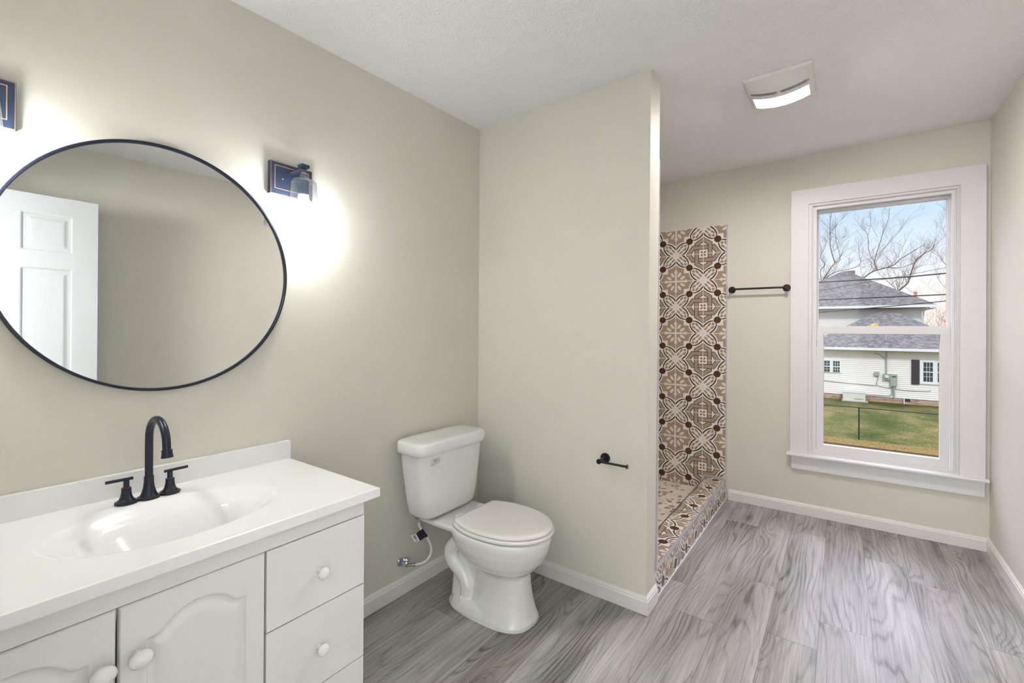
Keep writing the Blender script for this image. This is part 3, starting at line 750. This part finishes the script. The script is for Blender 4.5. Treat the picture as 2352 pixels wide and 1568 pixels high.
# seat and lid
def egg(off, x0=.293, ym=.186, xt=.715, xm=.46, hb=.142, n=28):
    pts = []
    for k in range(n+1):          # front half
        a_ = -PI/2+PI*k/n; pts.append((xm+(xt-xm)*max(math.cos(a_), 0)**.92, ym*math.sin(a_)))
    for k in range(1, 12):        # taper back to the hinge edge
        q = k/12; pts.append((xm+(x0-xm)*q, ym+(hb-ym)*q**2.2))
    for k in range(0, 9): pts.append((x0-.0*math.sin(k), hb-2*hb*k/8))
    for k in range(11, 0, -1):
        q = k/12; pts.append((xm+(x0-xm)*q, -(ym+(hb-ym)*q**2.2)))
    c0 = .48
    return [(c0+(x-c0)*(1+off/.21), TY+.006+y*(1+off/.21)) for x, y in pts]
def eggring(off, z): return [(x, y, z) for x, y in egg(off)]
obj('seat', loft(B(), [eggring(-.004, .3905), eggring(.001, .393), eggring(.002, .400), eggring(.000, .4055), eggring(-.004, .4075)]), SEATM, toi, 60)
bm = B(); rr_ = [eggring(-.012, .4078), eggring(-.012, .4105), eggring(-.004, .4115), eggring(-.003, .4175), eggring(-.006, .4215)]
for q, zz in ((-.022, .4240), (-.030, .4243), (-.10, .4252), (-.19, .4256)): rr_.append(eggring(q, zz))
obj('lid', loft(bm, rr_), SEATM, toi, 60)
for sg in (-1, 1): obj('hinge', bx(.262, .292, TY+.006+sg*.075-.018, TY+.006+sg*.075+.018, .389, .412), SEATM, toi, bevel=.005, seg=3)
# ---------------- water supply
sv = thing('shutoff_valve', 'small chrome shutoff valve on the wall below the toilet tank', 'valve', (.0, 1.452, .158))
obj('escutcheon', lathe(B(), [(.021, 0.001), (.020, .005), (.012, .009), (.008, .010)], (0, 1.448, .158), (1, 0, 0), 24), CHROME, sv)
obj('valve_body', tube(B(), [(.009, 1.448, .158), (.030, 1.448, .158), (.052, 1.449, .157)], [.008, .009, .0085], 14), CHROME, sv)
obj('valve_outlet', tube(B(), [(.044, 1.449, .157), (.050, 1.470, .150), (.055, 1.488, .146)], [.008, .007, .0075], 14), CHROME, sv)
obj('protector_cap', lathe(B(), [(.011, 0), (.011, .012)], (.013, 1.448, .158), (1, 0, 0), 16), BLUEP, sv)
obj('valve_handle', lathe(B(), [(.006, 0), (.006, .012), (.015, .014), (.016, .022), (.013, .026), (.001, .027)], (.040, 1.452, .163), (.25, .12, .96), 10), CHROME, sv)
hs = thing('supply_hose', 'white flexible water hose with a paper tag below the toilet tank', 'hose', (.07, 1.51, .25))
hp = [(.0555, 1.4895, .1455), (.066, 1.508, .143), (.088, 1.535, .152), (.104, 1.552, .185), (.106, 1.552, .225), (.099, 1.535, .265), (.088, 1.512, .305), (.082, 1.498, .335), (.080, 1.494, .358)]
obj('hose', tube(B(), smooth_path(hp, 6), .0065, 14), HOSEM, hs)
obj('lower_nut', tube(B(), [(.0515, 1.479, .1478), (.058, 1.4935, .1448)], .0088, 8), CHROME, hs)
obj('upper_ferrule', tube(B(), [(.080, 1.4935, .352), (.080, 1.493, .372)], .006, 12), CHROME, hs)
obj('tank_nut', lathe(B(), [(.010, 0), (.015, .004), (.019, .012), (.019, .020)], (.080, 1.493, .3715), seg=10), METGREY, hs)
tg = obj('tag', tube(B(), [(.0965, 1.529, .277), (.0895, 1.5145, .302), (.0855, 1.505, .318)], .0074, 14), NAVY, hs)
bm = B(); P0 = [(.096, 1.521, .275), (.0865, 1.500, .316), (.073, 1.485, .300), (.082, 1.502, .262)]
vv = [bm.verts.new(p) for p in P0]+[bm.verts.new((p[0]+.0008, p[1]-.0008, p[2])) for p in P0]
for f in ((0, 1, 2, 3), (7, 6, 5, 4), (0, 4, 5, 1), (1, 5, 6, 2), (2, 6, 7, 3), (3, 7, 4, 0)): bm.faces.new([vv[i] for i in f])
obj('tag_flap', bm, NAVY, tg, smooth=0)
U_ = Vector((.008, .016, -.036)); V_ = Vector((-.020, -.030, -.004)); O_ = Vector((.0735, 1.4855, .2985))
def quad(bm, a, b, c, d, th):
    nn = U_.cross(V_).normalized()*th
    if nn.y > 0: nn = -nn
    pts = [O_+U_*q+V_*w for q, w in ((a, c), (b, c), (b, d), (a, d))]; off = 0 if th < .0009 else 0
    vs_ = [bm.verts.new(p) for p in pts]+[bm.verts.new(p+nn) for p in pts]
    for f in ((0, 1, 2, 3), (7, 6, 5, 4), (0, 4, 5, 1), (1, 5, 6, 2), (2, 6, 7, 3), (3, 7, 4, 0)): bm.faces.new([vs_[i] for i in f])
lb = obj('paper_label', (lambda bm: (quad(bm, -.02, .98, 0, .72, .0006), bm)[1])(B()), PAPER, hs, smooth=0)
bm = B()
for k, w_ in enumerate((.035, .02, .05, .02, .03, .05, .02, .035)): quad(bm, .12+k*.065, .12+k*.065+w_, .18, .52, .0010)
quad(bm, .76, .86, .25, .42, .0010); obj('barcode', bm, INK, lb, smooth=0)

# ================================================================== PAPER HOLDER, TOWEL BAR
yp = YP(.8)
tp = thing('toilet_paper_holder', 'black empty toilet paper holder on the stub wall', 'toilet paper holder', (.803, yp, .668))
obj('rose', lathe(B(), [(.0235, .001), (.0235, .006), (.0205, .009), (.012, .0095)], (.803, yp, .668), (0, -1, 0), 32), BLACKM, tp)
obj('post', lathe(B(), [(.0085, .009), (.0085, .045), (.0100, .058), (.0118, .066), (.0118, .076), (.010, .078)], (.803, yp, .668), (0, -1, -.02), 24), BLACKM, tp)
obj('bar', tube(B(), [(.800, yp-.068, .6655), (.937, yp-.068, .6655)], .0052, 16), BLACKM, tp)
obj('end_cap', tube(B(), [(.936, yp-.068, .6655), (.9405, yp-.068, .6655)], .0098, 20), BLACKM, tp)
tb = thing('towel_bar', 'short black towel bar between the shower tile and the window', 'towel bar', (1.21, YB(1.2), 1.585))
for xx in (1.041, 1.394):
    y0 = YB(xx)
    rs = obj('rose', lathe(B(), [(.0245, .001), (.0245, .007), (.021, .010), (.011, .011)], (xx, y0, 1.585), (0, -1, 0), 32), BLACKM, tb)
    obj('post', lathe(B(), [(.009, .010), (.009, .045), (.0125, .055), (.0125, .072), (.010, .075)], (xx, y0, 1.585), (0, -1, 0), 24), BLACKM, rs)
obj('bar', tube(B(), [(1.041, YB(1.041)-.063, 1.585), (1.394, YB(1.394)-.063, 1.585)], .0072, 16), BLACKM, tb)

# ================================================================== CEILING FAN LIGHT
FX0, FX1, FY0, FY1 = 1.322, 1.606, 2.385, 2.712
fz = lambda x, y: HC(x, y)
fan = thing('ceiling_fan_light', 'square white ceiling exhaust fan with a lit rectangular lens', 'exhaust fan', (1.464, 2.55, HC(1.464, 2.55)))
xc = (FX0+FX1)/2
def fsurf(x, y, ex=0):
    e = min(min(x-FX0, FX1-x), min(y-FY0, FY1-y)); edge = min(1, max(e, 0)/.014)
    ram = min(1, max(0, (y-FY0)/.13)); ram = ram*ram*(3-2*ram)
    d = .010+.004*ram+(.030*ram)*(1-((x-xc)/.142)**2)
    return HC(x, y)-.002-d*math.sin(edge*PI/2)-ex
Xs = np.linspace(FX0, FX1, 72); Ys = np.linspace(FY0, FY1, 84)
P = np.array([[(x, y, fsurf(x, y)) for y in Ys] for x in Xs])
for i, x in enumerate(Xs):      # slot for the grille
    for j, y in enumerate(Ys):
        if FX0+.022 < x < FX1-.022 and 2.505 < y < 2.535 and abs(x-xc) > .008: P[i, j, 2] += .008
for i, x in enumerate(Xs):
    for j, y in enumerate(Ys):
        if abs(x-xc) < .1165 and 2.571 < y < 2.684: P[i, j, 2] += .007
Bk = P.copy(); Bk[..., 2] = np.array([[HC(x, y)-.001 for y in Ys] for x in Xs])
grid_mesh('housing', P, PLASW, fan, close=Bk)
for (xa, xb) in ((FX0+.024, xc-.010), (xc+.010, FX1-.024)):
    bm = B(); n = int((xb-xa)/.0042)
    for k in range(n):
        x = xa+.0042*k; z = fsurf(x, 2.52); box(bm, x, x+.0020, 2.507, 2.533, z+.001, z+.006)
    obj('grille', bm, GRILLM, fan, smooth=0)
Xs = np.linspace(xc-.112, xc+.112, 40); Ys = np.linspace(2.576, 2.680, 12)
P = np.array([[(x, y, fsurf(x, y)+.0055) for y in Ys] for x in Xs]); Bk = P.copy(); Bk[..., 2] += .0012
grid_mesh('lens', P, LENSM, fan, close=Bk)

# ================================================================== OUTSIDE
HY = 34.5; UY = 40.0
struct(obj('lawn', bx(-45, 60, 21.9, 90, GZ-.3, GZ), LAWN, smooth=0), 'winter lawn with green and straw patches', None)
struct(obj('road', bx(-45, 60, 6, 20.75, GZ-.3, GZ+.005), ROAD, smooth=0), 'dark asphalt edge of the street', None)
struct(obj('bounce_ground', bx(-45, 60, 3.96, 6, GZ-.3, GZ+.005), simple('pale_bounce_ground', (.5, .48, .45), .9), smooth=0))  # pale ground added below the window, unseen, to bounce daylight onto the ceiling
lf = obj('leaf_litter', bx(-45, 60, 20.75, 21.9, GZ-.3, GZ+.02), LEAF, smooth=0); tag(lf, 'strip of fallen brown leaves between lawn and street', 'leaves', kind='stuff')
# clapboard helper
def clapboard(bm, x0, x1, y, z0, z1, pitch=.115):
    n = int((z1-z0)/pitch)+1
    for k in range(n):
        za = z0+k*pitch; zb = min(za+pitch, z1)
        if zb-za < .005: continue
        vs_ = [bm.verts.new(p) for p in ((x0, y-.020, za), (x1, y-.020, za), (x1, y, zb), (x0, y, zb), (x0, y, za), (x1, y, za))]
        bm.faces.new((vs_[0], vs_[1], vs_[2], vs_[3])); bm.faces.new((vs_[4], vs_[5], vs_[1], vs_[0]))
def roofface(bm, pts, uvs):
    uvl = bm.loops.layers.uv.get('UVMap') or bm.loops.layers.uv.new('UVMap'); f = bm.faces.new([bm.verts.new(p) for p in pts])
    for l, u in zip(f.loops, uvs): l[uvl].uv = u
def hip(name, ex0, ex1, ey0, ey1, ez, rx0, rx1, ry, rz, parent):
    bm = B(); A_ = (ex0, ey0, ez); B_ = (ex1, ey0, ez); C_ = (ex1, ey1, ez); D_ = (ex0, ey1, ez); R0_ = (rx0, ry, rz); R1_ = (rx1, ry, rz)
    ln = lambda dy: math.hypot(dy, rz-ez)
    roofface(bm, [A_, B_, R1_, R0_], [(ex0, 0), (ex1, 0), (rx1, ln(ry-ey0)), (rx0, ln(ry-ey0))])
    roofface(bm, [C_, D_, R0_, R1_], [(ex1, 0), (ex0, 0), (rx0, ln(ey1-ry)), (rx1, ln(ey1-ry))])
    roofface(bm, [B_, C_, R1_], [(ey0, 0), (ey1, 0), (ry, ln(ex1-rx1))])
    roofface(bm, [D_, A_, R0_], [(ey1, 0), (ey0, 0), (ry, ln(rx0-ex0))])
    bm.faces.new([bm.verts.new(p) for p in (D_, C_, B_, A_)])
    return obj(name, bm, SHING, parent, smooth=0)
hw_ = thing('neighbour_house', 'white clapboard house with grey shingle hip roofs across the lawn', 'house', (4, HY, GZ))
bm = B(); clapboard(bm, -.1, 7.9, HY, -2.58, .14); box(bm, -.1, 7.9, HY+.0, HY+5.4, -2.58, .14)
obj('front_wing_wall', bm, SIDING, hw_, smooth=0)
obj('foundation', bx(-.05, 7.85, HY+.01, HY+5.3, GZ, -2.585), BRICK, hw_, smooth=0)
obj('crawl_vent', bx(4.634, 4.886, HY-.01, HY+.009, -2.75, -2.60), INK, hw_)
hip('front_wing_roof', -.34, 8.1, HY-.42, HY+9.1, .30, 3.48, 4.61, 39.0, 2.52, hw_)
obj('front_wing_soffit', bx(-.3, 8.06, HY-.40, HY+.0, .13, .145), SOFFIT, hw_)
obj('front_wing_gutter', bx(-.36, 8.12, HY-.53, HY-.41, .155, .30), GUTTER, hw_, bevel=.02)
bm = B(); clapboard(bm, -6, 5.95, UY, -2.5, 2.8, .12); box(bm, -6, 5.95, UY, UY+9, GZ, 2.8)
obj('main_block_wall', bm, SIDING, hw_, smooth=0)
hip('main_roof', -3.6, 6.62, UY-.6, UY+9.6, 3.02, 1.7, 1.96, 44.8, 6.06, hw_)
obj('main_soffit', bx(-3.55, 6.58, UY-.58, UY, 2.80, 2.82), SOFFIT, hw_)
obj('main_soffit_side', bx(5.955, 6.58, UY+.001, UY+9, 2.80, 2.82), SOFFIT, hw_)
obj('main_gutter', bx(-3.62, 6.64, UY-.74, UY-.61, 2.86, 3.03), GUTTER, hw_, bevel=.02)
obj('downspout', tube(B(), [(6.25, UY-.5, 2.86), (6.02, UY-.12, 2.62), (6.0, UY-.12, GZ)], .055, 8), GUTTER, hw_)
obj('chimney', bx(2.0, 2.55, 46.0, 46.5, 4.6, 6.20), simple('olive_brick', (.27, .22, .15), .9, var=.3), hw_)
def nwindow(x0, x1, z0, z1, nx, lights, par):
    # x spans for sashes with muntins
    w = obj('window', bx(x0, x1, HY-.075, HY-.03, z0, z1), GUTTER, par, bevel=.01)
    bmg = B(); bmm = B()
    for (a, b, c, d) in lights:
        box(bmg, a, b, HY-.085, HY-.0755, c, d); mid = (c+d)/2
        box(bmm, a, b, HY-.098, HY-.0855, mid-.025, mid+.025)
        for k in range(1, nx): x = a+(b-a)*k/nx; box(bmm, x-.008, x+.008, HY-.096, HY-.0855, c, d)
        for q in (.25, .75): z = c+(d-c)*q; box(bmm, a, b, HY-.094, HY-.0855, z-.008, z+.008)
    obj('pane', bmg, NWIN, w); obj('muntin', bmm, GUTTER, w)
nwindow(.25, 1.70, -1.29, -.48, 3, [(.66, 1.10, -1.255, -.565), (1.27, 1.60, -1.255, -.565)], hw_)
nwindow(5.285, 7.2, -1.68, -.35, 3, [(5.44, 5.83, -1.53, -.45), (6.03, 6.55, -1.53, -.45), (6.7, 7.05, -1.53, -.45)], hw_)
bm = B(); box(bm, 4.93, 5.265, HY-.07, HY-.03, -1.73, -.32)
for k in range(34): box(bm, 4.965, 5.23, HY-.08, HY-.0701, -1.69+k*.04, -1.672+k*.04)
obj('shutter', bm, SHUTT, hw_, smooth=0)
ff = thing('flue_pipe', 'terracotta chimney pot behind the right slope of the main roof', 'chimney', (6.75, 51.4, 0))
obj('flue', lathe(B(), [(.11, 3.0), (.11, 4.50), (.125, 4.58), (.125, 4.68), (.09, 4.68)], (6.75, 51.4, 0), seg=16), POTM, ff)
obj('stack', bx(6.58, 6.92, 51.2, 51.6, GZ, 4.2), POTM, ff)
# electrical service on the siding
el = thing('electrical_service', 'grey conduit, meter and breaker boxes on the white siding of the house', 'electrical meter', (3.9, HY-.1, -1.9))
obj('conduit', tube(B(), [(3.817, HY-.09, -1.2), (3.817, HY-.09, .125)], .035, 10), BOXGREY, el)
mt_ = obj('meter_socket', bx(3.675, 3.99, HY-.16, HY-.03, -1.557, -1.212), BOXGREY, el, bevel=.01)
obj('meter_dial', lathe(B(), [(.10, 0), (.10, .06), (.07, .09), (.001, .10)], (3.83, HY-.16, -1.38), (0, -1, 0), 20), GENM, mt_)
br = obj('breaker_panel', bx(3.998, 4.31, HY-.18, HY-.03, -1.892, -1.22), BOXGREY, el, bevel=.012)
obj('panel_label', bx(4.06, 4.255, HY-.186, HY-.181, -1.375, -1.325), NAVY, br)
obj('junction_box', bx(3.258, 3.50, HY-.13, HY-.03, -1.343, -1.119), BOXGREY, el, bevel=.01)
obj('lower_conduit', tube(B(), smooth_path([(4.07, HY-.08, -1.9), (4.07, HY-.08, -2.35), (3.95, HY-.08, -2.46), (3.6, HY-.08, -2.485), (2.87, HY-.08, -2.50)], 5), .02, 8), BOXGREY, el)
obj('ground_conduit', tube(B(), [(4.17, HY-.09, -1.9), (4.17, HY-.09, -2.5)], .045, 8), BOXGREY, el)
obj('box_cable', tube(B(), smooth_path([(3.34, HY-.07, -1.34), (3.44, HY-.06, -1.5), (3.38, HY-.05, -1.75), (3.5, HY-.05, -1.95), (4.6, HY-.05, -2.1), (5.6, HY-.05, -2.08), (5.75, HY-.05, -2.02)], 5), .010, 6), WIRE, el)
obj('drop_cable', tube(B(), smooth_path([(3.25, HY-.3, .02), (3.5, HY-.12, -.1), (3.79, HY-.10, -.36), (3.80, HY-.10, -.6)], 5), .012, 6), WIRE, el)
obj('wall_cable', tube(B(), smooth_path([(.75, HY-.05, -1.82), (2.2, HY-.05, -1.90), (3.38, HY-.05, -1.94)], 5), .012, 6), WIRE, el)
rm = thing('roof_mast', 'grey service mast with a flared base on the front wing roof', 'roof mast', (3.82, 35.0, .5))
obj('mast', tube(B(), [(3.82, 35.0, .45), (3.82, 35.0, 1.45)], .035, 10), BOXGREY, rm)
obj('flashing', lathe(B(), [(.20, 0), (.12, .05), (.06, .12)], (3.82, 35.0, .60), seg=16), SHUTT, rm)
gen = thing('standby_generator', 'low pale standby generator box on the grass by the foundation', 'generator', (2.28, HY-.5, GZ))
obj('case', bx(1.76, 2.83, HY-.85, HY-.25, -2.84, -2.36), GENM, gen, bevel=.02)
obj('generator_lid', bx(1.74, 2.85, HY-.87, HY-.23, -2.37, -2.34), GENM, gen, bevel=.012)
obj('slab', bx(1.70, 2.95, HY-.95, HY-.2, GZ, -2.842), BOXGREY, gen)
text('lettering', 'GENERAC', .105, Vector((2.52, HY-.853, -2.73)), Matrix.Rotation(PI/2, 3, 'X'), RED, gen, .002)
rb = obj('standpipe', tube(B(), [(4.61, HY-.12, GZ), (4.61, HY-.12, -2.56)], .028, 8), PLASW); tag(rb, 'short white pipe standing by the foundation right of the generator', 'pipe')
# chain-link fence
fe = thing('chain_link_fence', 'low black chain-link fence across the lawn', 'fence', (2.25, 22, GZ))
FT = -1.655
obj('top_rail', tube(B(), [(-8, 22, FT), (12, 22, FT)], .021, 8), FENCEM, fe)
for x in (-3.75, -.75, 2.25, 5.25, 8.25): obj('post', tube(B(), [(x, 22.03, GZ), (x, 22.03, FT+.03)], .026, 8), FENCEM, fe)
bm = B(); hh = FT-GZ-.03; s_ = .085
for k in range(int((7.5+hh)/s_)):
    for sg in (1, -1):
        xs = -.6+k*s_ if sg > 0 else -.6+k*s_-0
        a_ = Vector((xs, 21.985, GZ+.02)); b_ = Vector((xs+sg*hh, 21.985, FT-.01))
        if b_.x > 7.2 or b_.x < -1.4: continue
        tube(bm, [a_, b_], .0021, 3, cap=False)
obj('wire_mesh', bm, FENCEM, fe, smooth=0)
# overhead cables, strung along the street
def cable(label, pts, r):
    # extend the seen span to both sides
    p0, p1 = Vector(pts[0]), Vector(pts[1]); q0, q1 = Vector(pts[-1]), Vector(pts[-2])
    P = [p0+(p0-p1)*7]+[Vector(p) for p in pts]+[q0+(q0-q1)*7]
    o = obj('overhead_cable', tube(B(), P, r, 8), WIRE); tag(o, label, 'overhead cable', 'overhead cables crossing above the street')
Yc = 12.0
cable('thick bundled overhead cable crossing the top of the big hip roof', [(1.294, Yc, 2.348), (2.453, Yc, 2.363), (2.81, Yc, 2.377), (3.334, Yc, 2.409)], .0125)
cable('straight dark overhead cable crossing the middle of the big hip roof', [(1.296, Yc, 1.961), (2.455, Yc, 1.981), (3.335, Yc, 2.0)], .0115)
cable('overhead cable rising left to right across the big roof eave, lowest of them', [(1.297, Yc+.3, 1.70), (2.427, Yc+.3, 1.795), (3.335, Yc+.3, 1.885)], .009)
cable('thin overhead cable slanting up to the right, highest of them', [(2.0, Yc+.5, 2.32), (2.47, Yc+.5, 2.40), (3.38, Yc+.5, 2.565)], .004)
# bare trees
TR = {
 'T1': (52, [(0.118, [(-0.04, -2.9), (-.04, 2.66), (0.08, 5.27), (0.15, 5.92), (0.55, 6.71), (1.14, 7.71)]), (0.055, [(1.14, 7.71), (0.9, 8.62), (0.77, 9.44), (0.76, 10.5), (0.76, 11.55), (0.82, 12.27), (0.85, 13.15)]), (0.036, [(1.14, 7.71), (1.51, 7.88), (1.46, 8.65), (1.23, 9.72), (1.19, 11.17), (1.71, 11.82), (1.96, 12.34)]), (0.024, [(0.9, 8.7), (1.33, 9.14), (1.84, 9.73), (2.79, 10.65)]), (0.043, [(0.11, 5.92), (0.04, 7.07), (0.38, 7.53), (0.04, 8.21), (0.04, 8.46), (0.4, 9.4), (0.33, 10.22)]), (0.051, [(0.28, 6.07), (0.74, 6.53), (1.4, 6.89), (2.17, 7.03), (2.8, 7.26), (3.08, 7.63), (2.99, 8.19), (2.92, 9.06)]), (0.02, [(3.08, 7.63), (3.48, 7.72), (3.97, 7.87)]), (0.02, [(0.66, 10.91), (0.33, 11.44), (-0.01, 11.82)]), (0.02, [(1.19, 11.13), (0.86, 10.73), (0.8, 10.09)])]),
 'T2': (56, [(0.085, [(2.7, -2.9), (2.77, 2.73), (3.03, 5.85), (3.49, 6.58), (4.21, 7.12), (5.17, 7.38), (5.74, 7.66), (6.11, 8.08), (6.84, 8.62), (7.62, 9.18)]), (0.055, [(4.41, 7.19), (4.24, 7.87), (4.3, 8.53), (4.66, 9.9), (4.91, 10.95), (5.28, 12.13), (5.34, 13.1)]), (0.034, [(4.21, 8.04), (3.81, 8.99), (3.71, 10.59), (3.48, 11.12), (2.67, 12.5)]), (0.021, [(3.71, 10.59), (3.94, 11.9), (3.9, 13.08)]), (0.026, [(4.37, 8.6), (5.23, 9.59), (6.1, 10.8), (6.83, 12.07)]), (0.021, [(4.43, 10.34), (4.13, 11.21), (3.94, 11.9)]), (0.043, [(5.17, 7.38), (6.11, 7.27), (6.78, 7.5), (7.32, 7.78), (7.8, 8.61)]), (0.026, [(5.96, 8.22), (6.11, 8.85), (6.6, 9.93)]), (0.021, [(4.59, 9.66), (4.84, 10.95), (4.71, 13.04)]), (0.026, [(5.17, 7.38), (5.86, 8.22), (5.42, 9.24)]), (0.021, [(4.53, 8.51), (5.48, 10.06), (6.41, 11.33)])]),
 'T3': (54, [(0.09, [(5.1, -2.9), (5.13, 1.86), (5.72, 4.76), (5.9, 5.03), (6.43, 5.58), (6.61, 6.12), (6.78, 6.88), (7.01, 7.56), (7.47, 8.13), (8.09, 8.53), (8.25, 8.96)]), (0.037, [(5.72, 4.92), (5.6, 5.24), (5.24, 5.73), (4.75, 6.39), (4.5, 6.65), (4.37, 7.21)]), (0.025, [(6.78, 6.8), (7.3, 7.07), (8.26, 7.15)]), (0.025, [(6.55, 6.04), (5.96, 6.94), (4.87, 7.18), (4.74, 7.58)]), (0.025, [(6.32, 5.28), (6.84, 4.71), (7.31, 4.31)]), (0.021, [(5.36, 5.64), (5.72, 6.09), (5.78, 6.56)]), (0.021, [(7.01, 7.56), (7.29, 8.45), (7.58, 9.19)])]),
 'T4': (44, [(0.067, [(8.42, -2.9), (8.39, 1.75), (8.33, 5.36), (8.28, 7.77)]), (0.02, [(8.33, 5.36), (7.67, 6.01), (7.45, 6.4), (7.22, 6.97), (6.95, 7.3)]), (0.017, [(8.33, 7.16), (7.67, 7.96), (7.4, 8.73), (7.33, 9.17)]), (0.017, [(8.28, 7.77), (7.66, 9.91), (7.21, 10.53)]), (0.017, [(8.34, 3.55), (7.68, 4.31), (7.28, 4.94), (7.05, 5.45)]), (0.013, [(8.34, 2.95), (7.5, 3.7), (7.23, 4.33)]), (0.013, [(8.39, 1.1), (7.51, 2.06), (7.15, 2.24)])])}
rnd_ = random.Random(5)
def twig(bm, p, d, L, r, depth):
    pts = [p]; n = 3
    for k in range(n):
        d = (d+Vector((rnd_.uniform(-.22, .22), rnd_.uniform(-.22, .22), rnd_.uniform(-.08, .2)))).normalized(); p = p+d*L/n; pts.append(p)
    tube(bm, pts, [r, r*.8, r*.6, r*.35], 3, cap=False)
    if depth > 0:
        for q in pts[1:]:
            for _ in range(2 if depth > 1 else rnd_.choice((1, 2))):
                s_ = Vector((rnd_.uniform(-1, 1), rnd_.uniform(-1, 1), rnd_.uniform(-.5, .8))).normalized()
                twig(bm, q, (d*.9+s_*.75).normalized(), L*rnd_.uniform(.45, .75), r*.55, depth-1)
def tree(key, label, Yn):
    Y, limbs = TR[key]; s_ = Yn/Y
    limbs = [(r*s_, [(1.7144+(x-1.7144)*s_, 1.279+(z-1.279)*s_ if z > -2.8 else GZ) for x, z in pts]) for r, pts in limbs]; Y = Yn; t_ = thing('bare_tree', label, 'tree', (limbs[0][1][0][0], Y, GZ), group='leafless trees behind the house')
    bl = B(); bt_ = B(); drift = [rnd_.uniform(-1.2, 1.2) for _ in limbs]
    def dep(i, f): return 0 if i == 0 else drift[i]*f
    for i, (r, pts) in enumerate(limbs):
        n = len(pts); P = [Vector((x, Y+dep(i, k/(n-1)), z)) for k, (x, z) in enumerate(pts)]
        Q = smooth_path(P, 3); m_ = len(Q); r = max(r, .02)
        rs = [r*(1.0 if i == 0 else .85)*(1-.72*(k/(m_-1))**.9) for k in range(m_)]
        tube(bl, Q, rs, 7)
        for k in range(2, m_):
            if Q[k].z < 4.0 and key != 'T4': continue
            if Q[k].z < 1.0: continue
            for _ in range(1 if r > .03 or rnd_.random() < .7 else 0):
                d0 = (Q[k]-Q[k-1]).normalized(); s_ = Vector((rnd_.uniform(-1, 1), rnd_.uniform(-.6, .6), rnd_.uniform(-.2, .9))).normalized()
                twig(bt_, Q[k], (d0*.8+s_*.8).normalized(), rnd_.uniform(.7, 1.5), max(.0085, rs[k]*.28), 2)
    obj('trunk_and_limbs', bl, BARK, t_); obj('twigs', bt_, BARK, t_, smooth=0)
tree('T1', 'bare tree rising behind the left end of the big roof, forked high', 56)
tree('T2', 'bare tree behind the roof peak with a thick limb reaching right', 72)
tree('T3', 'bare tree behind the right slope of the big roof', 64)
tree('T4', 'bare tree whose twigs enter at the right edge of the window', 53)
def shrubbery(x, y, h, label):
    bm = B()
    for k in range(26):
        a_ = rnd_.uniform(0, 2*PI); twig(bm, Vector((x+rnd_.uniform(-.8, .8), y+rnd_.uniform(-.5, .5), GZ)), Vector((.3*math.cos(a_), .3*math.sin(a_), 1)).normalized(), h*rnd_.uniform(.7, 1), .02, 2)
    o = obj('bare_shrub', bm, simple('tan_twigs', (.36, .24, .13), .9, var=.2), smooth=0); tag(o, label, 'shrub')
shrubbery(9.4, 58, 4.6, 'tangle of tan shrubs on the horizon right of the house')
